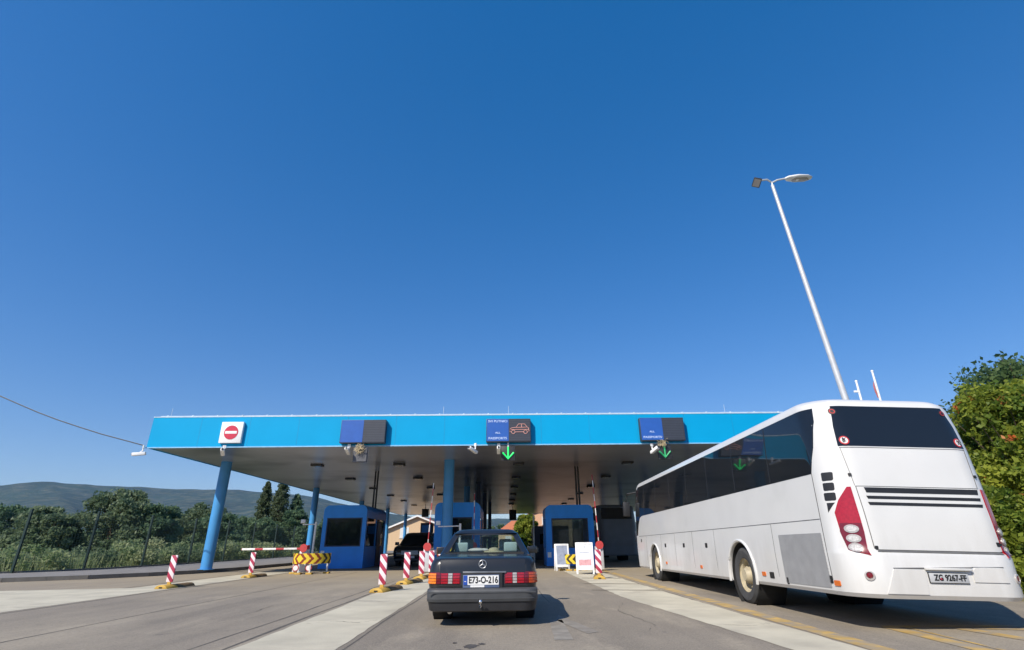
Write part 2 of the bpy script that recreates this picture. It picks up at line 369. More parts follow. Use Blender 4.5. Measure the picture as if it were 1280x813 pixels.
# ------------------------------------------------------------------ ground
struct(MB().add([(-6000,-3000,0),(6000,-3000,0),(6000,6000,0),(-6000,6000,0)], [(0,1,2,3)]).build('ground', M['soil'], smooth=0))
KERB = [(-60,8.5),(-34,15.4),(-22,19.6),(-18.0,20.9),(-15.9,22.2),(-14.6,23.8),(-13.75,25.3),(-13.1,28),(-12.75,34),(-12.6,95)]
road = [(-60,-12),(14,-12),(12,16),(22,24.5),(22,95)]+KERB[::-1]
struct(MB().add([(x,y,.004) for x,y in road], [tuple(range(len(road)))]).build('road', M['asphalt'], smooth=0))
def strip(name, pts, m, z=.008):
    bm = MB().add([(x,y,z) for x,y in pts], [tuple(range(len(pts)))])
    return struct(bm.build(name, m, smooth=0))
def grid_strip(name, xl, xr, ys, m, z=.008, jit=.016):
    v = []; f = []
    for y, a, b in zip(ys, xl, xr): v += [(a+random.uniform(-jit, jit), y, z), (b+random.uniform(-jit, jit), y, z)]
    for i in range(len(ys)-1): f.append((2*i, 2*i+1, 2*i+3, 2*i+2))
    return struct(MB().add(v, f).build(name, m, smooth=0))
ys = [-6+i*.3 for i in range(107)]
grid_strip('concrete_strip', [-3.22]*107, [-1.98]*107, ys, M['concrete'])
def rx(y): return 3.2-.62*min(max((y-6.7)/6, 0), 1)-.1*max(0, min(1, (y-13)/7))
grid_strip('concrete_strip', [rx(y) for y in ys], [3.98-.09*min(max((y-7)/4, 0), 1.5) for y in ys], ys, M['concrete'])
strip('concrete_strip', [(-9.55,-6),(-9.6,8),(-9.53,26),(-11.1,26),(-11.0,17.3),(-19,16.2),(-19,-6)], M['concrete'])
grid_strip('yellow_marking', [4.03]*107, [4.30]*107, ys, M['yellow_line'], .0085, .01)
# worn yellow hatch lines behind the coach
for x0, y0, x1, y1, wd in ((5.30,8.15,5.15,5.6,.22),(5.52,8.12,5.34,5.6,.05),(6.14,7.98,6.30,6.4,.2),(5.25,8.2,9.0,7.9,.12),(6.3,7.95,9.4,7.0,.14)):
    d = Vector((x1-x0, y1-y0)).normalized(); n_ = Vector((-d.y, d.x))*wd/2
    strip('yellow_marking', [(x0+n_.x,y0+n_.y),(x0-n_.x,y0-n_.y),(x1-n_.x,y1-n_.y),(x1+n_.x,y1+n_.y)], M['yellow_line'], .009)
# faded white arrow on the lane
for q in ([(.70,9.3),(.90,9.3),(.86,7.5),(.62,7.5)], [(.90,9.9),(1.28,8.1),(1.10,7.95),(.80,9.3)]):
    strip('lane_arrow_marking', q, M['white_line'], .008)
for q in ([(2.6,19.2),(3.8,18.8),(3.8,19.0),(2.6,19.4)], [(2.3,16.8),(3.9,16.3),(3.9,16.5),(2.3,17.0)], [(2.2,14.6),(3.9,14.2),(3.9,14.35),(2.2,14.75)]):
    strip('concrete_joint', q, M['asphalt'], .012)
def seam(x0, x1, y0, y1, wd, name='tar_seam', m='tar'):
    n = 26; v = []; f = []; ph = random.uniform(0, 6)
    for i in range(n+1):
        t = i/n; x = x0+(x1-x0)*t+.018*math.sin(t*19+ph)+random.uniform(-.008,.008); y = y0+(y1-y0)*t; q = wd*random.uniform(.5,1.2)/2
        v += [(x-q,y,.0066),(x+q,y,.0066)]
    for i in range(n): f.append((2*i,2*i+1,2*i+3,2*i+2))
    struct(MB().add(v, f).build(name, M[m], smooth=0))
M['tar'] = mat('dark_tar_seam', (.10,.088,.07), .8, var=.3, scale=9)
for a in ((-3.34,-3.34,4,24,.05),(-1.90,-1.90,4,24,.03),(-3.75,-3.62,6,19,.03),(-9.42,-9.42,5,25,.05),(-6.6,-6.4,6,25,.03),(3.9,3.85,9,21,.02),(.9,.75,12,24,.025),(-11.3,-11.2,17,25,.05)): seam(*a)
def crack(pts, wd):
    v = []; f = []
    P = []
    for (a, b), (c, d) in zip(pts[:-1], pts[1:]):
        for i in range(8): t = i/8; P.append((a+(c-a)*t+random.uniform(-.025,.025), b+(d-b)*t+random.uniform(-.03,.03)))
    for i, (x, y) in enumerate(P): q = wd*random.uniform(.3,1)/2; v += [(x-q*.7,y-q,.0095),(x+q*.7,y+q,.0095)]
    for i in range(len(P)-1): f.append((2*i,2*i+1,2*i+3,2*i+2))
    struct(MB().add(v, f).build('hairline_crack', M['tar'], smooth=0))
crack([(-3.2,9.2),(-2.7,9.5),(-2.3,9.3),(-2.0,9.6)], .02); crack([(3.1,8.6),(3.5,8.4),(3.95,8.7)], .018); crack([(-5.2,9.0),(-4.6,10.4),(-4.7,12.0),(-4.2,13.6)], .018)
crack([(1.7,7.6),(2.2,8.6),(2.0,10.4),(2.4,11.8)], .016); crack([(-3.2,12.7),(-2.6,12.5),(-2.0,12.8)], .018); crack([(-9.6,12.4),(-10.6,12.0),(-11.8,12.6),(-13,12.3)], .025)
def blot(x, y, r_, n=18):
    k = [random.uniform(.55,1.15) for _ in range(n)]
    strip('oil_stain', [(x+r_*k[i]*math.cos(2*math.pi*i/n), y+1.3*r_*k[i]*math.sin(2*math.pi*i/n)) for i in range(n)], M['oil'], .0075)
for x, y, r_ in ((-.40,7.15,.10),(-.52,6.9,.06),(-.28,7.3,.05),(-.1,6.8,.04),(-.62,7.4,.035)): blot(x, y, r_)
# raised islands under the booths
for x0, x1 in ((-9.6,-6.0),(-4.2,-.9),(1.9,4.8)):
    pl = [(x0,27.6),(x1,27.6),(x1,64),(x0,64)]
    struct(MB().prism(pl, 'z', 0, .05).build('island_kerb', M['kerb'], smooth=0))
# sidewalk behind the left kerb
BACK = [(-60,12.9),(-34,20.6),(-25.5,23.4),(-22.2,24.5),(-20.4,26.4),(-19.6,28.5),(-19.3,34),(-19.2,95)]
sw = KERB+BACK[::-1]
struct(MB().prism(sw, 'z', 0, .13).build('sidewalk', M['sidewalk'], smooth=0))
kb = MB()
for (a, b), (c, d) in zip(KERB[:-1], KERB[1:]):
    L = math.hypot(c-a, d-b); nx, ny = -(d-b)/L, (c-a)/L; k = max(1, int(L/1.0))
    for i in range(min(k, 60)):
        t0, t1 = i/k+.006/L, (i+1)/k-.006/L
        p = [(a+(c-a)*t, b+(d-b)*t) for t in (t0, t1)]
        q = [(p[0][0]-nx*.02,p[0][1]-ny*.02),(p[1][0]-nx*.02,p[1][1]-ny*.02),(p[1][0]+nx*.14,p[1][1]+ny*.14),(p[0][0]+nx*.14,p[0][1]+ny*.14)]
        kb.prism(q, 'z', 0, .15)
struct(kb.build('kerb', M['kerb'], smooth=0))
kb = MB()
for (a, b), (c, d) in zip(BACK[:-1], BACK[1:]):
    L = math.hypot(c-a, d-b); nx, ny = -(d-b)/L, (c-a)/L
    kb.prism([(a,b),(c,d),(c+nx*.12,d+ny*.12),(a+nx*.12,b+ny*.12)], 'z', 0, .2)
struct(kb.build('back_kerb', M['kerb'], smooth=0))
# right verge
vg = [(11.8,-12),(11.2,8),(10.2,10.2),(9.1,12.5),(8.8,16),(11,19),(21,24),(40,30),(40,-12)]
struct(MB().prism(vg, 'z', 0, .12).build('verge', M['soil'], smooth=0))

# ------------------------------------------------------------------ hills
def hillmat():
    m = mat('wooded_hillside', (.026, .050, .030), .95, var=.25, scale=.004)
    n = m.node_tree; b = n.nodes['Principled BSDF']; tc = n.nodes.new('ShaderNodeTexCoord')
    nz = n.nodes.new('ShaderNodeTexNoise'); nz.inputs['Scale'].default_value = .022; nz.inputs['Detail'].default_value = 9; nz.inputs['Roughness'].default_value = .7
    n.links.new(tc.outputs['Object'], nz.inputs['Vector'])
    mr = n.nodes.new('ShaderNodeMapRange'); mr.inputs[1].default_value = .47; mr.inputs[2].default_value = .68; n.links.new(nz.outputs['Fac'], mr.inputs[0])
    mx = n.nodes.new('ShaderNodeMix'); mx.data_type = 'RGBA'; old = b.inputs['Base Color'].links[0].from_socket
    n.links.new(mr.outputs[0], mx.inputs[0]); n.links.new(old, mx.inputs[6]); mx.inputs[7].default_value = (.12, .125, .075, 1)
    n.links.new(mx.outputs[2], b.inputs['Base Color'])
    bp = n.nodes.new('ShaderNodeBump'); bp.inputs['Strength'].default_value = 1; bp.inputs['Distance'].default_value = 14
    n.links.new(nz.outputs['Fac'], bp.inputs['Height']); n.links.new(bp.outputs[0], b.inputs['Normal'])
    return m
AZ = [-180,-110,-70,-48.6,-42.7,-40,-37.9,-34.6,-29.1,-25.9,-23.8,-21.2,-18.6,-12.3,-7.4,.8,4.9,13.8,30,60,110,180]
EL = [2.6,3.0,3.2,3.95,4.5,4.97,4.9,4.81,4.83,4.87,4.78,4.62,4.3,2.95,2.44,2.3,2.1,1.8,1.6,2.0,2.2,2.6]
def fbm(x, s): return sum(math.sin(x*s*(1.9**k)+k*1.7+s)/(1.7**k) for k in range(5))
NA, NR = 500, 40; hv = []; hf = []
for i in range(NA+1):
    az = -180+360*i/NA; el = float(np.interp(az, AZ, EL))+.035*fbm(az, .9)
    rr = 2450+140*fbm(az, .13); top = math.tan(R(el))*rr
    for j in range(NR+1):
        t = j/NR; r = 700+(rr-700)*t if t <= .8 else rr*1+(t-.8)*4000
        if t <= .8:
            r = 700+(rr-700)*(t/.8); q = t/.8
            z = top*(.10*q+.90*q**1.9)+math.sin(math.pi*q)*14*fbm(az*1.3+q*5, .5)*.6
        else: z = top*(1-.9*(t-.8)/.2)
        hv.append((r*math.sin(R(az)), r*math.cos(R(az)), z-2))
for i in range(NA):
    for j in range(NR): a = i*(NR+1)+j; hf.append((a, a+NR+1, a+NR+2, a+1))
struct(MB().add(hv, hf).build('hills', hillmat(), smooth=60))

# ------------------------------------------------------------------ canopy
CX0, CX1, CY0, CY1, ZB, ZT = -14.82, 18.0, 22.0, 79.0, 4.90, 6.17
can = thing('checkpoint_canopy', 'long flat border checkpoint canopy with bright cyan fascia on round blue columns', 'canopy', (0, CY0, 0))
def cb(): return MB()
D = CY1-CY0
cb().box(CX0+.06, CX1-.06, .06, D-.06, ZB+.9, ZT-.06).build('roof', M['galv'], can, smooth=0)
cb().box(CX0+.03, CX1-.03, .03, D-.03, ZB+.03, ZB+.2).build('ceiling', M['ceil'], can, smooth=0)
f = cb()
f.box(CX0, CX1, -.02, .03, ZB, ZT).box(CX0, CX1, D-.03, D+.02, ZB, ZT)
f.box(CX0-.02, CX0+.03, .032, D-.032, ZB, ZT).box(CX1-.03, CX1+.02, .032, D-.032, ZB, ZT)
for i in range(1, 16): f.box(CX0+i*2.05-.006, CX0+i*2.05+.006, -.0225, -.0205, ZB+.035, ZT, 1)
f.build('fascia', [M['fascia'], mat('fascia_joint', (.002, .22, .44), .6)], can, smooth=0)
e = cb().box(CX0-.03, CX1+.03, -.045, -.022, ZB-.015, ZB+.03); e.build('drip_edge', mat('pale_blue_edge', (.25, .50, .72), .4), can, smooth=0)
rw = cb().tube([(CX0+.2,.1,ZT+.075),(CX1-.2,.1,ZT+.075)], .016, 6)
rw.box(CX0-.01, CX1+.01, -.03, .10, ZT, ZT+.035)
for i in range(31): x = CX0+.5+i*1.05; rw.box(x-.03, x+.03, .07, .13, ZT+.03, ZT+.11)
for x in (-14.2, -2.6, .2, 9.6): rw.tube([(x,.1,ZT+.06),(x,.1,ZT+.42)], .008, 5)
rw.build('roof_wire', M['railwhite'], can, smooth=0)
for cx in (-13.62, -2.7, 13.8):
    for k, cy in enumerate((26.3, 39.5, 52.5, 64.5, 76.5)):
        yy = cy-CY0; zz = .13 if cx < -12 else 0
        rad = .25 if k == 0 else .22
        col = cb().tube([(cx,yy,zz),(cx,yy,ZB+.03)], rad, 28); col.tube([(cx,yy,zz),(cx,yy,zz+.03)], rad+.1, 28)
        col.build('column', M['colblue'], can)
# dark service posts between the column rows
for (x, y) in ((-1.75, 37), (-1.6, 45), (-1.45, 55)):
    cb().box(x-.16, x+.16, y-CY0-.16, y-CY0+.16, 0, ZB+.02).build('service_post', M['boothdark'], can, smooth=0)
# ceiling lamps: real fittings fixed under the soffit
lamp0 = None
LG = 'rectangular lamps under the canopy ceiling'
rows = [(-9.6, 'ceiling lamp above the leftmost booth lane'), (-5.4, 'ceiling lamp over the lane of the black van'), (.75, 'ceiling lamp over the middle car lane'), (6.4, 'ceiling lamp over the coach lane')]
ordn = ['nearest to the front edge', 'second back from the front edge', 'third back from the front edge', 'fourth back from the front edge', 'fifth back from the front edge', 'deepest of its row']
for x, lab in rows:
    for k in range(6):
        y = 27.5+k*6.2
        if lamp0 is None:
            lamp0 = thing('ceiling_lamp', '', 'ceiling lamp', group=LG)
            cb().box(-.28,.28,-.24,.24,-.09,0).build('housing', M['lamp_dark'], lamp0, bevel=.02)
            cb().box(-.23,.23,-.19,.19,-.10,-.09).build('lens', mat('grey_lamp_lens', (.12,.12,.12), .2), lamp0, smooth=0)
            o = lamp0
        else: o = dup(lamp0, (0,0,0), '')
        o.location = (x, y, ZB+.028); o['label'] = lab+', '+ordn[k]
# hanging boxes under the ceiling
h = thing('hanging_sign_box', 'dark signal box hung from a thin rod under the ceiling by the cream house', 'signal box', (-8.3, 58, ZB+.03))
cb().tube([(0,0,0),(0,0,-.45)], .03).build('rod', M['lamp_dark'], h); cb().box(-.35,.35,-.15,.15,-1.25,-.45).build('box', M['lamp_dark'], h, bevel=.02)
h = thing('hanging_sign_box', 'dark signal box hung under the ceiling over the middle car lane', 'signal box', (.95, 62, ZB+.03))
cb().tube([(0,0,0),(0,0,-.4)], .03).build('rod', M['lamp_dark'], h); cb().box(-.4,.4,-.15,.15,-1.5,-.4).build('box', M['lamp_dark'], h, bevel=.02)

# ------------------------------------------------------------------ signs on the fascia
ne = thing('no_entry_sign', 'white square board with red no entry disc on the cyan fascia', 'sign', (-11.38, 21.93, 5.06))
cb().box(-.45,.45,-.1,.04,0,.87).build('board', M['signwhite'], ne, bevel=.01)
cb().lathe([(.29,0),(.29,.012),(0,.012)], (0,-.1,.43), (0,-1,0), 40).build('red_disc', M['signred'], ne, smooth=0)
cb().box(-.24,.24,-.12,-.112,.375,.485).build('white_bar', M['signwhite'], ne, smooth=0)
def lane_sign(x, label, txt, dy, symbol):
    s = thing('lane_sign', label, 'sign', (x, 21.97, 4.99), group='lane signs on the cyan fascia')
    cb().box(-.93,.93,-.27,0,0,.96).build('case', M['signdark'], s, bevel=.012)
    b = cb().box(-.91,0.005,-.277,-.271,.03,.945).build('blue_panel', M['signblue'], s, smooth=0)
    for z, t, sz, wd in txt: text_obj('sign_text', t, sz, M['signtext'], b, (-.45, -.279, z), wd, .002)
    d = cb().box(.015,.91,-.277,-.271,.03,.945).build('display_panel', M['signdark'], s, smooth=0)
    if symbol:
        g = cb(); yy = -.287
        def ln(p): g.tube([(a, yy, b_) for a, b_ in p], .013, 6)
        ln([(.10,.40),(.06,.42),(.07,.53),(.14,.57),(.32,.59),(.42,.73),(.68,.73),(.78,.60),(.84,.56),(.86,.42),(.80,.40)])
        ln([(.32,.585),(.78,.595)]); ln([(.55,.59),(.55,.73)]); ln([(.29,.40),(.62,.40)]); ln([(.1,.5),(.84,.5)])
        for cx in (.20, .71): ln(arc(cx,.40,.075,0,360,14))
        g.build('car_symbol', M['ledcar'], d)
    return s
lane_sign(-5.87, 'blank blue and grey lane sign above the unlit signal board', [], 0, False)
lane_sign(.19, 'lane sign with text and a lit car outline on its dark half', [(.85,'SVI PUTNICI',.13,.80),(.37,'ALL',.10,.22),(.14,'PASSPORTS',.13,.76)], 0, True)
lane_sign(6.66, 'blue lane sign with dark blank half, above the coach lane', [(.37,'ALL',.10,.22),(.14,'PASSPORTS',.12,.76)], 0, False)
def lane_signal(x, label, m, board):
    s = thing('lane_signal', label, 'signal', (x, 21.85, 4.9), group='lane arrow signals below the fascia')
    cb().box(-.03,.03,-.03,.03,-.1,.08).build('bracket', M['galv'], s, smooth=0)
    cb().box(-.29,.29,0,.08,-.66,-.06).build('board', M['signdark'] if board == 1 else M['lamp_dark'], s, bevel=.01)
    if m:
        g = cb(); g.tube([(0,-.02,-.10),(0,-.02,-.55)], .035, 6); g.tube([(-.23,-.02,-.33),(0,-.02,-.58),(.23,-.02,-.33)], .035, 6)
        g.build('arrow', m, s)
    else:
        g = cb(); g.box(-.26,.26,-.006,-.002,-.63,-.09).build('blank_face', mat('grey_blank_face', (.10,.10,.11), .6), s, smooth=0)
    return s
lane_signal(-5.93, 'unlit grey square signal board under the blank lane sign', None, 1)
lane_signal(.17, 'bright lit green down arrow under the sign with the car outline', M['ledgreen'], 0)
lane_signal(6.69, 'dim green down arrow under the lane sign beside the coach', M['ledgreen_dim'], 0)
def nest(loc, label):
    s = cb()
    for i in range(90):
        a = random.uniform(0, 6.3); r = random.uniform(.03, .17); d = random.uniform(-.9, .9)
        p = Vector((r*math.cos(a), .6*r*math.sin(a)-.12, random.uniform(-.22, .12)*(1-r))); q = p+Vector((random.uniform(-.12,.12), random.uniform(-.05,.05), random.uniform(-.14,.14)))
        s.tube([p, q], .008, 4)
    o = s.build('birds_nest', M['straw'], loc=loc, smooth=0); tag(o, label, 'nest', 'straw nests on the signal boards'); return o
nest((-5.95, 21.86, 4.80), 'tangled straw birds nest stuck on the unlit signal board')
nest((6.62, 21.86, 4.98), 'ragged straw birds nest on top of the dim green arrow')
def camera_unit(loc, rz, label, tilt=-.35):
    s = thing('security_camera', label, 'camera', loc, (0, 0, rz), 'security cameras along the canopy edge')
    cb().tube([(0,0,.2),(0,0,.02),(0,-.08,-.05)], .028, 8).box(-.06,.06,-.02,.02,.12,.24).build('bracket', M['white_plain'], s)
    b = cb().box(-.07,.07,-.36,.12,-.16,-.04); ob = b.build('body', M['white_plain'], s, bevel=.015); ob.rotation_euler = (tilt, 0, 0)
    l = cb().lathe([(.045,0),(.045,.02),(0,.022)], (0,-.36,-.1), (0,-1,0), 14).build('lens', M['ink'], ob)
camera_unit((-14.85, 21.85, 4.75), R(-75), 'long white camera jutting out sideways from the canopy corner', .12)
camera_unit((-11.55, 21.85, 4.72), R(20), 'white camera under the fascia below the no entry sign')
camera_unit((-6.42, 21.85, 4.72), 0, 'white camera left of the unlit signal board')
camera_unit((-1.19, 21.85, 4.72), R(-40), 'white camera on the fascia edge beside the middle blue column')
camera_unit((-.22, 21.85, 4.70), 0, 'white camera just left of the bright green arrow')
camera_unit((6.18, 21.85, 4.66), R(25), 'white camera left of the dim green arrow')
cab = [(-38,21.6,13.9)]
for i in range(1, 25):
    t = i/24; x = -38+23.15*t; cab.append((x, 21.7+.2*t, float(np.interp(x, [-38,-30,-21.53,-19.21,-17.01,-14.85],[15.5,10.9,7.14,6.23,5.54,4.98]))))
cab[0] = (-38, 21.6, 15.5)
tag(cb().tube(cab, .022, 6).build('overhead_cable', M['ink']), 'thin dark cable sagging down to the left canopy corner', 'cable')

# ------------------------------------------------------------------ booths
def booth(x0, x1, y0, dep, z1, label, m, win=(.35, 2.36, 1.03), mg=None, sidewin=True, r=.28, gl='bglass', pipe=None):
    b = thing('inspection_booth', label, 'booth', (x0, y0, .05), group='inspection booths between the lanes'); W = x1-x0; a, zt, zb = win[0], win[1]-.05, win[2]-.05
    top = [(0,zt),(W,zt)]+arc(W-r, z1-r, r, 0, 90, 6)+arc(r, z1-r, r, 90, 180, 6)
    s = cb().prism(top, 'y', 0, dep); s.box(0,W,0,.12,0,zb).box(0,W,dep-.12,dep,0,zb).box(0,.12,.121,dep-.121,0,zb-.001).box(W-.12,W,.121,dep-.121,0,zb-.001)
    for xx in (0, W-a):
        s.box(xx, xx+a, 0, .1, zb, zt); s.box(xx, xx+a, dep-.1, dep, zb, zt)
    for yy in (.1, dep*.5-.06, dep-.22):
        for xx in (0, W-.1): s.box(xx, xx+.1, yy+.001, yy+.12, zb, zt)
    s.build('body', m, b, smooth=30)
    cb().box(a,W-a,.03,.045,zb,zt).build('front_window', M[gl], b, smooth=0)
    cb().box(a,W-a,dep-.045,dep-.03,zb,zt).build('rear_window', M[gl], b, smooth=0)
    for xx in (.03, W-.045): cb().box(xx, xx+.015, .221, dep-.221, zb, zt).build('side_window', M[gl], b, smooth=0)
    fr = cb()
    for q in ((a,W-a,zb,zb+.05),(a,W-a,zt-.05,zt),(a,a+.05,zb+.05,zt-.05),(W-a-.05,W-a,zb+.05,zt-.05)): fr.box(q[0],q[1],-.012,.02,q[2],q[3])
    fr.build('window_frame', M['boothdark'], b, smooth=0)
    cb().box(.14, W-.14, .14, dep*.35, zb-.25, zb-.02).build('desk', M['lamp_dark'], b, smooth=0)
    cb().box(.35, .75, .5, .62, zb, zb+.35).box(W-.9,W-.45,.45,.55,zb,zb+.3).build('monitor', M['ink'], b, smooth=0)
    cb().box(W-.005, W+.03, dep*.55, dep*.55+.85, .02, zt-.08).build('door', M['boothdark'], b, smooth=0)
    cb().box(.06, .24, -.006, -.001, zb-.42, zb-.18).build('notice', M['board_white'], b, smooth=0)
    if pipe:
        for dx in (-.07, .07): cb().tube([(pipe+dx,dep*.5,z1-.05),(pipe+dx,dep*.5,ZB-.03)], .05, 8).build('roof_pipe', M['lamp_dark'], b)
    return b
booth(-9.12, -6.95, 28, 4.6, 2.92, 'blue booth with big dark window between left barrier and black van', M['boothblue'], (.2, 2.37, 1.03), pipe=1.95)
booth(-3.52, -1.22, 28, 4.6, 3.0, 'blue booth behind the middle column, partly hidden by the charcoal car', M['boothblue'], (.40, 2.34, 1.03))
booth(2.08, 4.52, 28, 1.9, 2.83, 'blue booth behind the two white advertising boards', M['boothblue'], (.30, 2.24, .85), gl='bglass2', pipe=1.85)
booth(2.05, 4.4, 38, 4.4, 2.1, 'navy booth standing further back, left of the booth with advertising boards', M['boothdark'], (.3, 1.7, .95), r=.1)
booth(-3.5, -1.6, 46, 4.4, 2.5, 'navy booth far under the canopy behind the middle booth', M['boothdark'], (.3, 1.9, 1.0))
cabx = thing('equipment_cabinet', 'small dark blue equipment cabinet behind the black van', 'cabinet', (-5.2, 37.5, 0))
cb().box(-.4,.4,-.3,.3,.05,2.4).build('case', M['boothdark'], cabx, bevel=.03); cb().box(-.3,.3,-.315,-.301,1.75,2.25).build('panel', M['boothblue'], cabx, smooth=0)

# ------------------------------------------------------------------ white coach
BUS = [ # z, rear y, front y, half width
 (.38,.03,12.80,1.16),(.43,0,12.86,1.19),(.9,0,12.95,1.2),(.94,.015,12.96,1.2),(.965,.06,12.96,1.2),(1.4,.075,12.97,1.2),(1.9,.11,12.95,1.2),
 (2.38,.16,12.90,1.195),(2.75,.22,12.80,1.185),(3.02,.29,12.66,1.17),(3.10,.33,12.55,1.155),(3.16,.41,12.45,1.11),(3.205,.55,12.3,1.02),(3.235,.75,12.0,.88),(3.255,1.1,11.6,.6)]
BZ, BYR, BYF, BHW = [np.array([r_[i] for r_ in BUS]) for i in range(4)]
RC = .47
def bsl(z): return float(np.interp(z, BZ, BYR)), float(np.interp(z, BZ, BYF)), float(np.interp(z, BZ, BHW))
def rear(x, z, off=.004, flat=True):
    yr, yf, hw = bsl(z); rc = RC; s = 1 if x >= 0 else -1; ax = abs(x)
    k = hw-rc
    if ax <= k: return (x, yr-off, z)
    t = min(ax-k, rc*.999); a = math.asin(t/rc)
    return (s*(k+(rc+off)*math.sin(a)), yr+rc-(rc+off)*math.cos(a), z)
def rearc(u, z, off=.004):      # u measured along the skin, so a patch can wrap round the corner
    yr, yf, hw = bsl(z); k = hw-RC; s = 1 if u >= 0 else -1; au = abs(u)
    if au <= k: return (u, yr-off, z)
    a = (au-k)/RC
    if a > math.pi/2: return (s*(hw+off), yr+RC+(a-math.pi/2)*RC, z)
    return (s*(k+(RC+off)*math.sin(a)), yr+RC-(RC+off)*math.cos(a), z)
def sidef(sg):
    def fn(y, z, off=.004):
        yr, yf, hw = bsl(z); rc = RC; x = hw+off
        if y < yr+rc: d = yr+rc-y; x = hw-rc+math.sqrt(max((rc+off)**2-d*d, 0))
        elif y > yf-rc: d = y-(yf-rc); x = hw-rc+math.sqrt(max((rc+off)**2-d*d, 1e-4))
        return (sg*x, y, z)
    return fn
def busring(z, yr, yf, hw, n=9):
    rc = min(RC, hw*.9); p = []
    for cx, cy, a0 in ((hw-rc, yf-rc, 0), (-hw+rc, yf-rc, 90), (-hw+rc, yr+rc, 180), (hw-rc, yr+rc, 270)):
        p += [(x_, y_, z) for x_, y_ in arc(cx, cy, rc, a0, a0+90, n)]
    return p
def coach(loc, rot, label, paint, detail, groupname=None):
    t = thing('coach', label, 'coach', loc, rot)
    s = MB().loft([busring(*r_) for r_ in BUS])
    body = s.build('body', paint, t, smooth=28)
    WY = (3.70, 10.25)
    # wheel arches are cut out of the body
    cut = MB()
    for wy in WY:
        for sg in (-1, 1): cut.lathe([(.60,0),(.60,.62)], (sg*1.3, wy, .50), (-sg, 0, 0), 40)
    cu = cut.build('arch_cutter', M['well'], None); cu.parent = t
    md = body.modifiers.new('b', 'BOOLEAN'); md.operation = 'DIFFERENCE'; md.solver = 'EXACT'; md.object = cu
    bpy.context.view_layer.update()
    dg = bpy.context.evaluated_depsgraph_get(); me = bpy.data.meshes.new_from_object(body.evaluated_get(dg))
    body.modifiers.clear(); body.data = me; bpy.data.objects.remove(cu)
    me.polygons.foreach_set('use_smooth', [True]*len(me.polygons)); me.set_sharp_from_angle(angle=R(28))
    for wy in WY:
        for sg in (-1, 1):
            MB().lathe([(.592,.03),(.592,.55),(.0,.56)], (sg*1.19, wy, .50), (-sg,0,0), 36, 0, False).build('wheel_well', M['well'], t)
            tr = MB(); tr.tube([(sg*1.2, wy+.63*math.cos(R(a)), .50+.63*math.sin(R(a))) for a in range(-12, 193, 6)], .028, 6)
            tr.build('wheel_arch_trim', paint, t)
            dz = sg*.034+.011*wy-.0
            wh = MB().lathe([(.30,0),(.34,-.02),(.44,-.03),(.495,.01),(.505,.06),(.505,.24),(.49,.29),(.3,.3)], (sg*1.14, wy, .495+dz), (-sg,0,0), 40, 0, False).build('wheel', M['rubber'], t)
            rm = MB().lathe([(.325,-.012),(.315,.03),(.275,.06),(.26,.15),(.16,.155),(.145,.03),(.12,-.01),(.10,-.03),(0,-.03)], (sg*1.14, wy, .495+dz), (-sg,0,0), 36, 0, False)
            for k in range(8):
                a = k*math.pi/4; rm.lathe([(.018,.085),(.018,.13)], (sg*1.14, wy+.20*math.cos(a), .495+dz+.20*math.sin(a)), (-sg,0,0), 8)
            rm.build('rim', M['rim_cream'], wh)
    # side glass
    for sg in (-1, 1):
        fn = sidef(sg)
        ol = [(.60,2.03),(11.6,2.03),(11.9,1.98),(12.15,1.75),(12.35,1.42),(12.52,1.40),(12.62,1.9),(12.55,2.6),(12.40,2.88),(12.05,3.02),(.46,3.02),(.43,2.8),(.47,2.4)]
        MB().patch(ol, fn, .07, .11).build('side_window', M['tglass'], t, smooth=20)
        sm = MB()
        for y in (1.95,3.5,5.05,6.6,8.15,9.7,11.2): sm.patch([(y-.012,2.05),(y+.012,2.05),(y+.012,3.0),(y-.012,3.0)], fn, .3, .2, .0065, .003)
        sm.build('window_joint', M['black'], t, smooth=0)
        if detail:
            se = MB()
            def hl(y0, y1, z, w=.005): se.patch([(y0,z-w),(y1,z-w),(y1,z+w),(y0,z+w)], fn, .1, .1, .003, .006)
            def vl(y, z0, z1, w=.006, dy=0): se.patch([(y-w,z0),(y+w,z0),(y+dy+w,z1),(y+dy-w,z1)], fn, .1, .2, .003, .006)
            hl(.62, 12.2, 1.38); vl(.60, .40, 2.03, .007)
            for y in (2.2, 5.0, 6.5, 8.0, 9.4, 11.2): vl(y, .42, 1.37, .004)
            se.build('panel_seam', M['seam'], t, smooth=0)
            MB().patch(rrect(.66,1.98,.46,1.19,.02), fn, .1, .2, .006).build('radiator_grille', M['meshgrey'], t, smooth=20)
            for pz in (rrect(.27,.41,1.90,2.02,.02), rrect(.27,.41,1.76,1.87,.02), rrect(.27,.42,1.62,1.73,.02), [(.29,1.59),(.40,1.59),(.40,1.46)]):
                MB().patch(pz, fn, .05, .1, .004).build('air_vent', M['black'], t, smooth=20)
            for y, z in ((2.76,.56),(.50,.53),(6.05,.58),(9.0,.6)):
                MB().patch(rrect(y-.07,y+.07,z-.035,z+.035,.015), fn, .1, .1, .012).build('side_marker', M['orange'], t, smooth=20)
            for y, z, w in ((8.96,1.07,.07),(7.23,1.06,.07),(5.55,1.05,.07),(2.46,.55,.08),(11.89,1.24,.05),(1.92,.49,.03),(.64,.57,.04)):
                MB().patch(rrect(y-w,y+w,z-.05,z+.05,.015), fn, .1, .1, .006).build('hatch_latch', M['ink'], t, smooth=20)
    # rear
    MB().patch([(-.94,2.39),(.94,2.39),(.92,2.7),(.86,3.03),(-.86,3.03),(-.92,2.7)], rear, .05, .08).build('rear_window', M['tglass'], t, smooth=20)
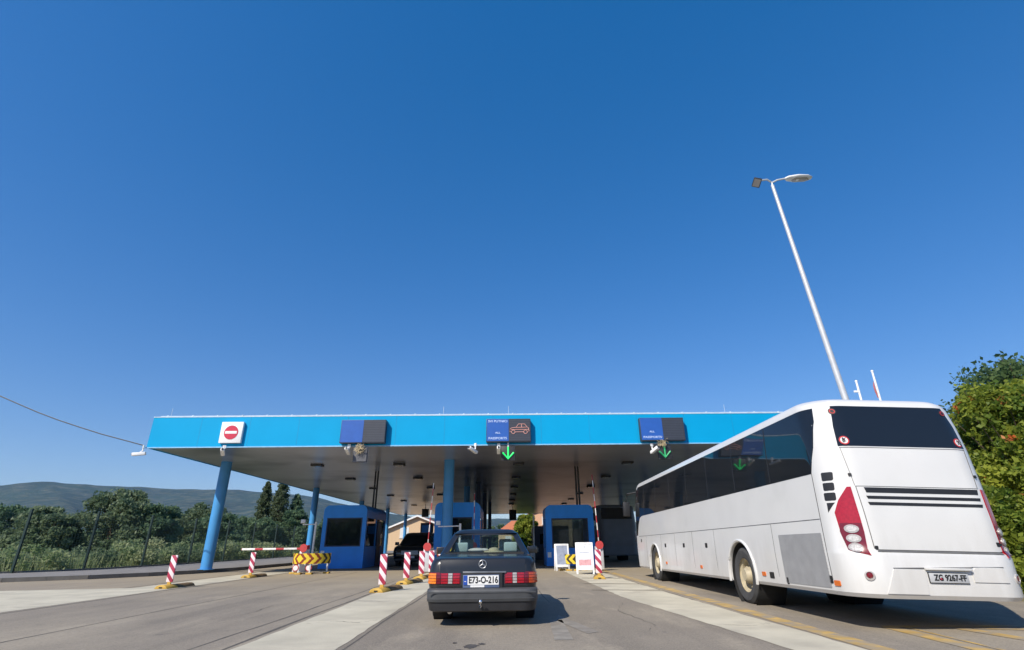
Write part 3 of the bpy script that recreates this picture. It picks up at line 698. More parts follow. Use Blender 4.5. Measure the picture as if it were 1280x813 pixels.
    MB().patch([(-.62,1.5),(.62,1.5),(.55,2.6),(-.55,2.6)], lambda x, z, off: (x, 12.98+off*.5-.22*max(0, z-2)*.4, z), .3, .3).build('windscreen', M['tglass'], t, smooth=20)
    if not detail: 
        MB().patch(rrect(-.75,.78,.9,1.8,.05), rear, .2, .2).build('engine_lid', paint, t, smooth=20)
        for sg in (-1, 1): MB().patch([(sg*1.05,1.1),(sg*1.25,1.1),(sg*1.25,1.7),(sg*1.05,1.7)][::sg], rearc, .08, .1, .008).build('tail_light', M['red_lens_dark'], t)
        return t
    wp = MB().box(-.02,.02,-.01,.01,0,.01)
    for x, z, r_, wh in ((-.84,2.475,.065,1),(.86,2.475,.065,1),(-.86,2.94,.05,0),(.83,2.94,.05,0)):
        st = MB().patch(arc(x, z, r_, 0, 350, 20), rear, .03, .1, .009, .006).build('round_sticker', M['sticker_red'] if wh else M['black'], t, smooth=20)
        MB().patch(arc(x, z, r_*.74, 0, 350, 20), rear, .1, .1, .011, .004).build('sticker_face', M['plate'] if wh else M['sticker_red'], st, smooth=20)
        if wh: text_obj('sticker_number', '80' if x < 0 else '100', .10, M['ink'], st, (x, rear(x, z, .014)[1], z), .072 if x < 0 else .085, .001, (R(90-8), 0, 0))
        else: MB().patch(arc(x, z, r_*.5, 0, 350, 16), rear, .1, .1, .013, .003).build('sticker_centre', M['black'], st, smooth=20)
    lo = [(-.865,1.80),(.885,1.80),(.90,1.5),(.905,.985),(.86,.975),(-.80,.975),(-.835,1.0),(-.85,1.5)]
    MB().patch([(x*1.009+.0, z+(.012 if z > 1.4 else -.012)) for x, z in lo], rear, .05, .1, .003, .01).build('lid_gap', M['seam'], t, smooth=20)
    lid = MB().patch(lo, rear, .05, .1, .012, .012).build('engine_lid', paint, t, smooth=20)
    for z0, z1 in ((1.72,1.79),(1.635,1.675),(1.55,1.59)):
        MB().patch([(-.76,z0),(.83,z0),(.845,z1),(-.775,z1)], rear, .05, .1, .017, .014).build('vent_slot', M['black'], lid, smooth=20)
    MB().patch([(-.83,.945),(.88,.945),(.88,.968),(-.80,.968)], rear, .05, .1, .014, .01).build('lid_lower_gap', M['seam'], t, smooth=20)
    for x, z, w in ((-.90,1.97,.02),(.92,1.98,.02),(-.815,1.0,.02),(.87,1.07,.028),(.925,1.07,.016)):
        MB().patch(rrect(x-w,x+w,z-w,z+w,.008), rear, .1, .1, .016, .02).build('lid_latch', M['ink'], t, smooth=20)
    ln = MB().patch([(-.93,2.365),(.93,2.365),(.93,2.372),(-.93,2.372)], rear, .05, .1, .004, .006)
    for sg in (-1, 1): ln.patch([(sg*.925,2.37),(sg*.92,2.37),(sg*.875,1.82),(sg*.88,1.82)][::-sg], rear, .05, .1, .005, .006)
    ln.build('panel_seam', M['seam'], t, smooth=0)
    for sg in (-1, 1):
        ol = [(.935,1.80),(.985,1.80),(1.13,1.62),(1.22,1.45),(1.20,1.2),(1.14,.955),(.93,.90),(.915,1.2)]
        L = MB().patch([(sg*u, z) for u, z in ol][::sg], rearc, .06, .08, .012, .02).build('tail_light', M['red_lens'], t, smooth=40)
        MB().patch([(sg*u, z) for u, z in [(.925,1.31),(1.185,1.31),(1.205,1.2),(1.15,.965),(.94,.915),(.92,1.15)]][::sg], rearc, .06, .08, .016, .008).build('lower_lens', M['red_lens_dark'], L, smooth=40)
        for cz in (1.235, 1.11, .995):
            e0 = [(1.055+.088*math.cos(a)+(.0), cz+.055*math.sin(a)) for a in [2*math.pi*k/20 for k in range(20)]]
            lm = MB().patch([(sg*u, z) for u, z in e0][::sg], rearc, .03, .03, .026, .02); lm.build('round_lamp', M['clear_lens'], L, smooth=60)
            e1 = [(1.055+.062*math.cos(a), cz+.036*math.sin(a)) for a in [2*math.pi*k/20 for k in range(20)]]
            MB().patch([(sg*u, z) for u, z in e1][::sg], rearc, .03, .03, .031, .01).build('lamp_core', M['lamp_silver'], L, smooth=60)
    # bumper: proud panels left and right of the plate recess
    for ol in ([(-.84,.44),(-.31,.44),(-.285,.735),(-.70,.735)], [(.34,.60),(.80,.60),(.76,.775),(.40,.775),(.33,.72)]):
        MB().patch([(x, z) for x, z in ol], rear, .05, .15, .012, .014).build('bumper_panel', paint, t, smooth=20)
    sh = MB().patch([(-.29,.745),(.30,.745),(.36,.785),(.78,.785),(.78,.792),(-.70,.752),(-.70,.745)], rear, .05, .15, .006, .01); sh.build('bumper_crease', M['seam'], t, smooth=0)
    MB().box(-.29,.32,-.055,.0,.735,.765).build('plate_lamp_bar', paint, t, bevel=.006)
    bp = MB().box(-.255,.255,-.024,0,.585,.70).build('number_plate', M['plate_dusty'], t, bevel=.004)
    MB().box(-.262,.262,-.012,.0,.578,.707).build('plate_frame', M['black'], bp, smooth=0)
    text_obj('plate_text', 'ZG 9267-FF', .10, M['ink'], bp, (.01, -.026, .643), .43, .003)
    sc = MB().box(-.125,-.10,-.027,-.0245,.61,.64).build('plate_crest', M['signred'], bp, smooth=0)
    for x in (-1.0, 1.0):
        fl = MB().lathe([(.062,-.01),(.062,.012),(.045,.016),(.04,.004),(0,.004)], rearc(x, .65, 0), (math.copysign(.5, x), -.86, 0), 22); f2 = fl.build('fog_lamp', M['clear_lens'], t)
        MB().lathe([(.038,.006),(.03,.014),(0,.016)], rearc(x, .65, 0), (math.copysign(.5, x), -.86, 0), 18).build('fog_lens', M['red_lens_dark'], f2)
    # mirrors, roof hatch
    MB().box(-.8,.8,6.0,8.2,3.2,3.28).build('roof_unit', paint, t, bevel=.05)
    for sg in (-1, 1):
        MB().tube([(sg*1.0,12.9,2.95),(sg*1.32,13.2,2.9),(sg*1.38,13.2,2.6)], .03).box(sg*1.38-.12,sg*1.38+.12,13.12,13.26,2.1,2.6).build('mirror', M['black'], t, bevel=.02)
    return t
bus = coach((5.851, 7.54, 0.0), (-.011, .0326, -.0063), 'white touring coach with dark side windows and large red rear lamps', M['white'], True)

# ------------------------------------------------------------------ charcoal sedan
CARB = [(.22,.10,4.30,.74),(.30,.07,4.36,.79),(.55,.04,4.39,.83),(.66,.045,4.38,.832),(.74,.055,4.36,.828),(.82,.065,4.30,.815),(.875,.075,4.2,.79),(.905,.10,4.1,.772),(.925,.16,4.0,.745),(.932,.24,3.9,.70)]
CZ, CYR, CYF, CHW = [np.array([r_[i] for r_ in CARB]) for i in range(4)]
CRC = .17
def csl(z): return float(np.interp(z, CZ, CYR)), float(np.interp(z, CZ, CYF)), float(np.interp(z, CZ, CHW))
def crearc(u, z, off=.004):
    yr, yf, hw = csl(z); k = hw-CRC; s = 1 if u >= 0 else -1; au = abs(u)
    if au <= k: return (u, yr-off+.02*(au/k)**2, z)
    a = (au-k)/CRC
    if a > math.pi/2: return (s*(hw+off), yr+.02+CRC+(a-math.pi/2)*CRC, z)
    return (s*(k+(CRC+off)*math.sin(a)), yr+.02+CRC-(CRC+off)*math.cos(a), z)
def cring(z, yr, yf, hw):
    p = []; rc = CRC; n = 7; k = hw-rc
    zz = lambda y: z+(.045*max(0, min(1, (y-.1)/1.1)) if z > .8 else 0)-(.05*max(0, (y-3.3)) if z > .8 else 0)
    for cx, cy, a0 in ((k, yf-rc, 0), (-k, yf-rc, 90)): p += [(x, y, zz(y)) for x, y in arc(cx, cy, rc, a0, a0+90, n)]
    def side(sg, ys_): return [(sg*hw, y, zz(y)) for y in ys_]
    p += side(-1, (3.2, 2.2, 1.2, .6))
    p += [(x, y+.02, zz(y)) for x, y in arc(-k, yr+rc, rc, 180, 270, n)]
    p += [(x, yr+.02*(abs(x)/k)**2, zz(yr)) for x in (-k*.5, 0, k*.5)]
    p += [(x, y+.02, zz(y)) for x, y in arc(k, yr+rc, rc, 270, 360, n)]
    p += side(1, (.6, 1.2, 2.2, 3.2))
    return p
car = thing('sedan_car', 'old charcoal four door sedan seen from behind in the middle lane', 'car', (-.335, 8.72, 0), (0, 0, R(.4)))
body = MB().loft([cring(*r_) for r_ in CARB]).build('body', M['carpaint'], car, smooth=30)
cu = MB()
for wy in (1.04, 3.70):
    for sg in (-1, 1): cu.lathe([(.345,0),(.345,.36)], (sg*.95, wy, .31), (-sg,0,0), 36)
cu = cu.build('arch_cutter', M['well']); cu.parent = car
md = body.modifiers.new('b', 'BOOLEAN'); md.operation = 'DIFFERENCE'; md.solver = 'EXACT'; md.object = cu
bpy.context.view_layer.update(); dg = bpy.context.evaluated_depsgraph_get(); me = bpy.data.meshes.new_from_object(body.evaluated_get(dg))
body.modifiers.clear(); body.data = me; bpy.data.objects.remove(cu)
me.polygons.foreach_set('use_smooth', [True]*len(me.polygons)); me.set_sharp_from_angle(angle=R(30))
for wy in (1.04, 3.70):
    for sg in (-1, 1):
        MB().lathe([(.34,.02),(.34,.30),(.0,.31)], (sg*.83, wy, .31), (-sg,0,0), 30, 0, False).build('wheel_well', M['well'], car)
        wh = MB().lathe([(.19,0),(.22,-.012),(.28,-.015),(.305,.012),(.31,.03),(.31,.155),(.30,.18),(.19,.185)], (sg*.815, wy, .31), (-sg,0,0), 36, 0, False).build('wheel', M['rubber'], car)
        rm = MB().lathe([(.2,-.008),(.19,.02),(.15,.012),(.06,.02),(.05,0),(0,0)], (sg*.815, wy, .31), (-sg,0,0), 30, 0, False); rm.build('rim', M['rim_grey'], wh)
# greenhouse: pillars, roof, glass
def gh(z):   # y rear, y front, half width of the cabin at height z
    t = (z-.95)/(1.335-.95); return 1.06+.66*t+.03*math.sin(math.pi*t), 3.28-.88*t, .765-.185*t-.02*t*t
roofr = []
for z, i, k in ((1.30,0,0),(1.335,.01,.012),(1.358,.06,.05),(1.37,.16,.13),(1.376,.3,.26)):
    a, b, h_ = gh(min(z, 1.335)); a += k; b -= k; h_ -= k
    rc = .11; ring = []
    for cx, cy, a0 in ((h_-rc, b-rc, 0), (-h_+rc, b-rc, 90), (-h_+rc, a+rc, 180), (h_-rc, a+rc, 270)): ring += [(x, y, z) for x, y in arc(cx, cy, rc, a0, a0+90, 5)]
    roofr.append(ring)
MB().loft(roofr).build('roof', M['carpaint'], car, smooth=40)
def rg(u, z, off=.0):       # rear glass surface; u = x share of half width
    a, b, h_ = gh(z); x = u*h_; return (x, a+.10*u*u-off, z)
def fg(u, z, off=.0):
    a, b, h_ = gh(z); return (u*h_, b-.10*u*u+off, z)
def sgl(sg):
    def fn(y, z, off=0): a, b, h_ = gh(z); return (sg*(h_+off), y, z)
    return fn
pil = MB()
for sg in (-1, 1):
    fn = sgl(sg)
    pil.patch([(sg*.86,.93),(sg*1.0,.93),(sg*1.0,1.31),(sg*.84,1.31)][::sg], rg, .05, .08, .006, .03)   # rear flank of the C pillar
    pil.patch([(1.15,.93),(1.70,.93),(1.98,1.31),(1.80,1.31)], fn, .2, .08, .004, .05)                    # C pillar side
    pil.patch([(2.16,.93),(2.24,.93),(2.24,1.31),(2.16,1.31)], fn, .2, .1, .006, .04)
    pil.patch([(3.14,.93),(3.26,.93),(2.42,1.31),(2.34,1.31)], fn, .2, .1, .006, .05)
    pil.patch([(sg*.93,.93),(sg*1.0,.93),(sg*1.0,1.31),(sg*.93,1.31)][::sg], fg, .05, .08, .006, .03)
pil.patch([(-.86,1.285),(.86,1.285),(.86,1.31),(-.86,1.31)], rg, .1, .05, .006, .02)
pil.build('pillars', M['carpaint'], car, smooth=30)
gr = MB().patch([(-.865,.945),(.865,.945),(.845,1.288),(-.845,1.288)], rg, .12, .08, .003, 0).build('rear_window', M['cglass'], car, smooth=60)
fr = MB()
for ol in ([(-.88,.93),(.88,.93),(.87,.955),(-.87,.955)], [(-.86,1.27),(.86,1.27),(.86,1.292),(-.86,1.292)], [(-.885,.95),(-.85,.95),(-.83,1.28),(-.865,1.28)], [(.85,.95),(.885,.95),(.865,1.28),(.83,1.28)]):
    fr.patch(ol, rg, .1, .1, .009, .012)
fr.build('window_seal', M['black'], gr, smooth=20)
br = MB()
for sg in (-1, 1): br.tube([rg(sg*1.005, z, -.02) for z in (.94,1.0,1.1,1.2,1.29,1.31)], .008, 6)
br.build('drip_rail', M['chrome'], car)
MB().patch([(-.93,.96),(.93,.96),(.93,1.30),(-.93,1.30)], fg, .15, .1, 0, 0).build('windscreen', M['cglass'], car, smooth=60)
for sg in (-1, 1):
    MB().patch([(1.68,.95),(2.15,.95),(2.15,1.30),(1.96,1.30)], sgl(sg), .2, .1, .001, 0).build('side_window', M['cglass'], car, smooth=60)
    MB().patch([(2.25,.95),(3.15,.95),(2.36,1.30),(2.25,1.30)], sgl(sg), .2, .1, .001, 0).build('side_window', M['cglass'], car, smooth=60)
    MB().box(sg*.93-.10,sg*.93+.10,2.95,3.08,.93,1.06).tube([(sg*.7,2.98,.95),(sg*.9,3.0,.97)], .03).build('door_mirror', M['carpaint'], car, bevel=.02)
MB().box(-.68,.68,1.1,1.62,.955,.985).build('parcel_shelf', M['dark_trim'], car, smooth=0)
for sx in (-.37, .37):
    st = MB().loft([[(sx+dx*w_, y+dy, z) for dx, dy in ((-1,-.06),(1,-.06),(1,.06),(-1,.06))] for z, y, w_ in ((.93,2.18,.25),(1.0,2.1,.25),(1.04,2.08,.2))]).build('front_seat', M['seat'], car, bevel=.03)
    MB().box(sx-.125,sx+.125,2.02,2.12,1.03,1.20).build('headrest', M['seat'], st, bevel=.035, seg=3)
rs = MB().box(-.66,.66,1.60,1.74,.93,1.0).build('rear_seat_back', M['dark_trim'], car, bevel=.03)
for sx in (-.44, .46): MB().box(sx-.125,sx+.125,1.58,1.67,.98,1.145).build('headrest', M['seat'], rs, bevel=.03, seg=3)
MB().box(-.66,.66,2.85,3.15,.93,1.0).build('dashboard', M['dark_trim'], car, bevel=.03)
MB().ell((0,2.55,1.25),.12,.02,.035).build('rear_mirror', M['ink'], car)
# rear details
MB().patch(rrect(-.655,.655,.715,.90,.02), lambda u, z, off: crearc(u, z, off), .08, .05, .008, .012).build('boot_lid', M['carpaint'], car, smooth=40)
MB().patch([(-.668,.545),(.668,.545),(.668,.91),(-.668,.91)], crearc, .08, .08, .003, .006).build('boot_gap', M['black'], car, smooth=40)
ems = MB()
ring = [(0+.056*math.cos(a), -.0, .835+.056*math.sin(a)) for a in [2*math.pi*k/28 for k in range(29)]]
yy = csl(.835)[0]-.014
ems.tube([(x, yy, z) for x, _, z in ring], .0075, 8)
for a in (90, 210, 330): ems.tube([(0,yy,.835),(.05*math.cos(R(a)), yy, .835+.05*math.sin(R(a)))], [.012,.004], 6)
ems.build('star_emblem', mat('satin_alloy', (.34,.35,.36), .35, metal=.6, var=.03), car)
MB().box(-.30,.36,csl(.72)[0]-.028,csl(.72)[0]-.006,.712,.735).build('lid_handle_strip', mat('dull_alloy', (.22,.23,.25), .4, metal=.5), car, bevel=.004)
SEG = [(.345,.455,'red_lens'),(.455,.525,'clear_lens'),(.525,.635,'red_lens'),(.635,.70,'red_lens_dark'),(.70,.95,'amber')]
for sg in (-1, 1):
    hs_ = MB().patch([(sg*u, z) for u, z in [(.335,.565),(.96,.565),(.96,.725),(.335,.725)]][::sg], crearc, .05, .05, .006, .02).build('tail_light', M['red_lens_dark'], car, smooth=50)
    for a, b, mm in SEG:
        L = MB()
        if sg > 0 and mm == 'amber': mm = 'orange_red'
        for k in range(4):
            z0 = .573+k*.037
            L.patch([(sg*u, z) for u, z in [(a+.004,z0),(b-.004,z0),(b-.004,z0+.03),(a+.004,z0+.03)]][::sg], crearc, .05, .02, .014 if k % 2 else .018, .012)
        mm_ = M['amber_red'] if mm == 'orange_red' else M[mm]
        L.build(('amber' if 'amber' in mm or 'orange' in mm else ('clear' if 'clear' in mm else 'red'))+'_lens', mm_, hs_, smooth=40)
MB().box(-.30,.30,.012,.05,.50,.715).build('plate_recess', M['black'], car, smooth=0)
pf = MB().box(-.295,.255,.0,.012,.515,.69).build('plate_frame', mat('blue_grey_frame', (.10,.14,.24), .5), car, bevel=.004)
MB().box(-.275,.245,-.006,-.0005,.555,.682).build('number_plate', M['plate'], pf, smooth=0)
MB().box(-.285,-.226,-.009,-.0065,.555,.682).build('blue_band', M['plate_blue'], pf, smooth=0)
MB().box(-.272,-.245,-.0115,-.0095,.598,.606).build('band_mark', M['plate'], pf, smooth=0)
text_obj('plate_text', 'E73-O-216', .125, M['ink'], pf, (.015, -.008, .617), .44, .003)
MB().box(-.18,.03,-.006,-.0005,.522,.55).build('dealer_strip', M['plate'], pf, smooth=0)
# bumper wraps round
def bring(z, out, inn, hw):
    outer = arc(-(hw-.2), .2-.08+out, .2, 180, 270, 7)+arc(hw-.2, .2-.08+out, .2, 270, 360, 7)
    return [(-hw, .95, z)]+[(x, y, z) for x, y in outer]+[(hw, .95, z)]
bm_ = MB(); rings = [bring(z, o_, 0, h_) for z, o_, h_ in ((.20,.06,.77),(.215,.035,.80),(.33,.025,.825),(.335,.005,.835),(.375,-.01,.84),(.38,.0,.836),(.47,-.005,.84),(.495,.01,.835),(.51,.045,.81),(.512,.12,.7))]
n_ = len(rings[0]); vs = [p for r_ in rings for p in r_]; fs = []
mi = []
for i in range(len(rings)-1):
    for j in range(n_-1): a = i*n_+j; fs.append((a, a+1, a+1+n_, a+n_)); mi.append(0 if i >= 3 else 1)
bm_.add(vs, fs); bm_.mi = mi
bmp = bm_.build('rear_bumper', [M['bumper_grey'], M['black']], car, smooth=30)
MB().box(-.80,.80,-.0915,-.085,.452,.470).build('bumper_strip', M['bumper_grey'], bmp, smooth=0)
MB().tube([(-.02,-.02,.27),(-.02,-.16,.28),(-.02,-.17,.33)], .018).ell((-.02,-.17,.345), .028,.028,.028).build('tow_ball', M['chrome'], car)
MB().tube([(-.50,.5,.235),(-.50,.08,.225),(-.48,.02,.20)], [.03,.03,.034], 14).build('exhaust_pipe', M['chrome'], car)
MB().box(-.74,.74,.35,4.2,.17,.24).build('underbody', M['well'], car, smooth=0)
for sg in (-1, 1): MB().box(sg*.836-.012, sg*.836+.012, 1.5, 3.3, .42, .52).build('side_moulding', M['bumper_grey'], car, bevel=.006)
hat = MB().lathe([(.19,0),(.185,.012),(.10,.02),(.085,.06),(.03,.075),(0,.076)], (.16,1.36,.985), (0,0,1), 24)
o = hat.build('straw_hat', M['straw']); o.matrix_world = car.matrix_basis @ Matrix.Identity(4); tag(o, 'pale straw hat lying on the rear shelf of the charcoal car', 'hat')
ctl = MB().ell((0,0,.03),.16,.1,.04).ell((.12,.02,.03),.1,.08,.035); o = ctl.build('folded_cloth', M['cloth']); o.location = (-.335-.16, 8.72+1.36, .985); tag(o, 'folded white cloth on the rear shelf of the charcoal car', 'cloth')

# ------------------------------------------------------------------ black van facing the camera
van = thing('passenger_van', 'black van facing the camera between the two left booths', 'van', (-5.05, 30.2, 0), (0, 0, R(-3)))
VB = [(.25,.10,4.7,.82),(.4,.02,4.78,.90),(.62,0,4.8,.92),(.78,.03,4.8,.925),(.95,.20,4.8,.92),(1.02,.55,4.8,.90),(1.06,1.0,4.78,.88)]
def vring(z, yr, yf, hw, rc=.2):
    p = []
    for cx, cy, a0 in ((hw-rc, yf-rc, 0), (-hw+rc, yf-rc, 90), (-hw+rc, yr+rc, 180), (hw-rc, yr+rc, 270)): p += [(x, y, z) for x, y in arc(cx, cy, rc, a0, a0+90, 5)]
    return p
MB().loft([vring(*r_) for r_ in VB]).build('body', M['vanpaint'], van, smooth=35)
MB().loft([vring(z, a, b, h_, .14) for z, a, b, h_ in ((1.03,.95,4.75,.87),(1.55,1.75,4.66,.74),(1.68,2.05,4.6,.68),(1.72,2.5,4.4,.55))]).build('cabin', M['vanpaint'], van, smooth=35)
def vw(u, z, off): t = (z-1.03)/.52; return (u, .95+.80*t-off, z+off)
MB().patch([(-.74,1.08),(.74,1.08),(.62,1.53),(-.62,1.53)], vw, .3, .2, .008).build('windscreen', M['vglass'], van, smooth=20)
for sg in (-1, 1):
    MB().patch(rrect(1.75,4.3,1.10,1.52,.08), lambda y, z, off: (sg*(.87-.13*(z-1.03)/.52+off), y, z), .4, .2, .006).build('side_window', M['vglass'], van, smooth=20)
    MB().ell((sg*.70,.12,.74), .17,.10,.085).build('headlight', M['clear_lens'], van)
    MB().box(sg*1.02-.11,sg*1.02+.11,1.25,1.37,1.05,1.22).build('door_mirror', M['vanpaint'], van, bevel=.03)
    for wy in (.95, 3.8):
        wh = MB().lathe([(.2,0),(.32,-.01),(.33,.03),(.33,.2),(.2,.21)], (sg*.88, wy, .33), (-sg,0,0), 28).build('wheel', M['rubber'], van)
        MB().lathe([(.2,-.005),(.18,.03),(0,.02)], (sg*.88, wy, .33), (-sg,0,0), 24).build('rim', M['rim_grey'], wh)
gg = MB()
for k in range(4): gg.box(-.45,.45,-.012,.03,.60+k*.05,.63+k*.05)
gg.build('front_grille', M['galv'], van, smooth=0)
MB().box(-.27,.27,-.03,.02,.42,.53).build('number_plate', M['plate'], van, smooth=0)
MB().box(-.8,.8,-.04,.06,.28,.40).build('front_bumper', M['black'], van, bevel=.03)

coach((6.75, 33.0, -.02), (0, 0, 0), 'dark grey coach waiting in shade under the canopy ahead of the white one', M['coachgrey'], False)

# ------------------------------------------------------------------ traffic beacons
BG = 'striped traffic beacons on yellow bases'
def beacon():
    t = thing('traffic_beacon', '', 'traffic beacon', group=BG)
    MB().box(-.10,.10,-.02,.02,.16,.88).build('striped_panel', M['stripe_panel'], t, bevel=.012)
    MB().box(-.05,.05,-.018,.018,.06,.16).build('post', M['yellow'], t, smooth=0)
    prof = [(-.20,0),(.20,0),(.15,.07),(.07,.10),(-.07,.10),(-.15,.07)]
    MB().prism(prof, 'y', -.32, .16).build('base', M['yellow'], t, bevel=.012)
    MB().prism([(x*.94, z*.94) for x, z in prof], 'y', .161, .95).build('base_tail', M['brown_rubber'], t, bevel=.012)
    MB().box(-.05,.05,-.33,-.30,.02,.05).build('base_slot', M['ink'], t, smooth=0)
    return t
bz = beacon(); bz.location = (-3.16, 14.95, .008); bz['label'] = 'striped beacon with yellow base, nearest to the camera left of the charcoal car'
bz.rotation_euler[2] = R(-14)
for x, y, a, lab in ((-9.85,17.1,-6,'lone striped beacon at the far left on its long brown base'),(-9.72,22.1,-6,'striped beacon standing under the tip of the lowered barrier arm'),
    (-3.0,17.6,-14,'striped beacon second in the line left of the charcoal car'),(-2.88,19.9,-10,'striped beacon third in the line, first of the close trio behind the charcoal car'),
    (-2.70,21.1,-10,'middle beacon of the close trio beside the yellow chevron panel'),(-2.50,22.2,-10,'last beacon of the close trio, next to the yellow chevron panel'),
    (3.12,18.9,-8,'striped beacon right of the white advertising boards, by the coach')):
    dup(bz, (x, y, .008), lab, BG, R(a))

# ------------------------------------------------------------------ barriers
def gate(loc, label, lowered, L, tilt=0):
    t = thing('barrier_gate', label, 'barrier', loc, group='red and white lane barriers')
    MB().box(-.16,.16,-.16,.16,.05,.95).build('cabinet', M['white_plain'] if lowered else M['galv'], t, bevel=.02)
    MB().lathe([(.0,-.03),(.165,-.03),(.165,.03),(0,.03)], (0,-.2,1.0), (0,-1,0), 24).build('counterweight', M['redpaint'], t)
    if lowered:
        MB().box(-.16,.16,-.15,.15,.951,1.12).build('pivot_box', M['redpaint'], t, bevel=.015)
        a = MB().box(-L,-.165,-.05,.05,.94,1.02).build('boom_arm', M['boom_x'], t, bevel=.01)
    else:
        a = MB().box(-.018,.018,-.03,.03,.0,L).build('boom_arm', M['boom'], t, bevel=.01); a.location = (0,-.10,1.0); a.rotation_euler = (0, tilt, 0)
    return t
gate((-8.75, 24.9, 0), 'lowered red and white barrier arm reaching left from a red box', True, 2.75)
gate((-3.25, 24.0, 0), 'raised striped barrier arm left of the middle column', False, 2.6, R(3))
gate((-1.46, 26.9, 0), 'raised striped barrier arm in front of the middle booth', False, 2.4)
gate((4.02, 24.0, 0), 'raised striped barrier arm with red disc beside the coach lane', False, 2.9, R(-2))
# ------------------------------------------------------------------ chevron crash barriers
def chevron(loc, rad, z0, z1, a0, a1, label, s0, k, alt):
    t = thing('chevron_barrier', label, 'chevron barrier', loc, group='yellow chevron barriers on the islands')
    s = MB(); N, Q = 110, 14; zc = (z0+z1)/2
    for j in range(Q+1):
        for i in range(N+1):
            a = R(a0+(a1-a0)*i/N); s.v.append((rad*math.cos(a), rad*math.sin(a), z0+(z1-z0)*j/Q))
    for j in range(Q):
        for i in range(N):
            sv = R(a1-a0)*rad*((i+.5)/N-.5)-s0; zz = z0+(z1-z0)*(j+.5)/Q-zc
            q = ((abs(sv)+abs(zz))*k) % 1
            p = j*(N+1)+i; s.f.append((p, p+1, p+N+2, p+N+1)); s.mi.append(0 if q < .55 else (1 if (abs(sv)*k < 2.9 and alt) else 2))
    s.build('chevron_panel', [M['chev_y'], M['chev_r'], M['chev_k']], t, recalc=False)
    bk = MB().tube([((rad-.03)*math.cos(R(a0+(a1-a0)*i/24)), (rad-.03)*math.sin(R(a0+(a1-a0)*i/24)), z1-.02) for i in range(25)], .02, 6)
    bk.tube([((rad-.03)*math.cos(R(a0+(a1-a0)*i/24)), (rad-.03)*math.sin(R(a0+(a1-a0)*i/24)), z0+.02) for i in range(25)], .02, 6).build('back_frame', M['yellow'], t)
    for a in (a0+12, (a0+a1)/2-24, (a0+a1)/2+14, a1-12):
        x, y = (rad-.05)*math.cos(R(a)), (rad-.05)*math.sin(R(a))
        lg = MB().box(x-.03,x+.03,y-.03,y+.03,0,z1-.03).build('leg', M['galv'], t, smooth=0)
        MB().box(x-.12,x+.12,y-.12,y+.12,0,.07).build('foot', M['yellow'], lg, bevel=.015)
    return t
cv = chevron((-8.25, 24.55, .0), .78, .40, .80, 180, 360, 'curved yellow barrier with red chevrons in front of the left booth', -.3, 3.2, True)
for x in (-.42, .12):
    d = MB().lathe([(.13,0),(.13,.012),(0,.012)], (x,-.70,.25), (0,-1,0), 20).build('round_sign', M['sticker_red'], cv, smooth=0)
    MB().lathe([(.10,.0),(.10,.006),(0,.006)], (x,-.713,.25), (0,-1,0), 20).build('sign_face', M['plate'], d, smooth=0)
chevron((-2.35, 24.3, 0), .55, .62, .98, 185, 350, 'small yellow chevron panel peeking out behind the charcoal car', .2, 3, True)
chevron((2.95, 24.6, 0), .55, .27, .64, 185, 350, 'small yellow chevron panel between the two white advertising boards', .5, 3.6, False)

# ------------------------------------------------------------------ advertising boards
def aboard(loc, rz, label, w_, h_, poster, face):
    t = thing('advertising_board', label, 'sandwich board', loc, (0, 0, rz), 'folding advertising boards')
    for sy, ti in ((-.18, -.12), (.18, .12)):
        fr = MB().box(-w_/2,-w_/2+.06,-.015,.015,0,h_).box(w_/2-.06,w_/2,-.015,.015,0,h_).box(-w_/2+.06,w_/2-.06,-.015,.015,.14,.24).box(-w_/2+.06,w_/2-.06,-.015,.015,h_-.07,h_)
        o = fr.build('frame', M['board_white'], t, bevel=.006); o.location = (0, sy, 0); o.rotation_euler = (ti, 0, 0)
        MB().box(-w_/2+.061,w_/2-.061,-.008,.008,.241,h_-.071).build('poster', poster, o, smooth=0)
        if sy < 0 and face:
            MB().box(-w_/2+.10,w_/2-.10,-.011,-.0085,.30,.50).build('pink_print', M['poster_pink'], o, smooth=0)
            MB().box(-.03,.03,-.012,-.0085,h_-.17,h_-.15).box(-w_/2+.14,w_/2-.14,-.012,-.0085,h_-.36,h_-.345).build('printed_line', M['poster_blue'], o, smooth=0)
    return t
aboard((3.05, 21.6, .012), R(-4), 'taller white advertising board with pink print beside a striped beacon', .66, 1.10, M['poster'], True)
aboard((2.45, 24.3, .008), R(8), 'smaller white advertising board with grey poster against the blue booth', .60, 1.05, M['poster_blue'], False)

# ------------------------------------------------------------------ height sensor posts
def sensor(loc, label, arm, h_):
    t = thing('sensor_post', label, 'sensor post', loc, group='white sensor posts at the lane entries')
    MB().tube([(0,0,0),(0,0,h_)], .05, 10).build('post', M['white_plain'], t)
    MB().tube([(0,0,h_-.1),(arm,0,h_-.12)], .025, 8).build('arm', M['white_plain'], t)
    MB().box(arm-.1,arm+.1,-.08,.08,h_-.06,h_+.12).build('sensor_head', M['white_plain'], t, bevel=.015)
    return t
sensor((-9.12, 27.0, 0), 'white post with side arm and small box before the left booth', -.62, 2.15)
sensor((-2.0, 25.2, 0), 'white post with cross arm in front of the middle column', -1.0, 1.95)
wp = thing('white_pole', 'slim white pole with a small box left of the navy booth', 'pole', (1.68, 32, 0))
MB().tube([(0,0,0),(0,0,2.55)], .045, 10).build('shaft', M['white_plain'], wp); MB().box(-.22,.0,-.08,.08,.35,.95).build('box', M['white_plain'], wp, bevel=.02)

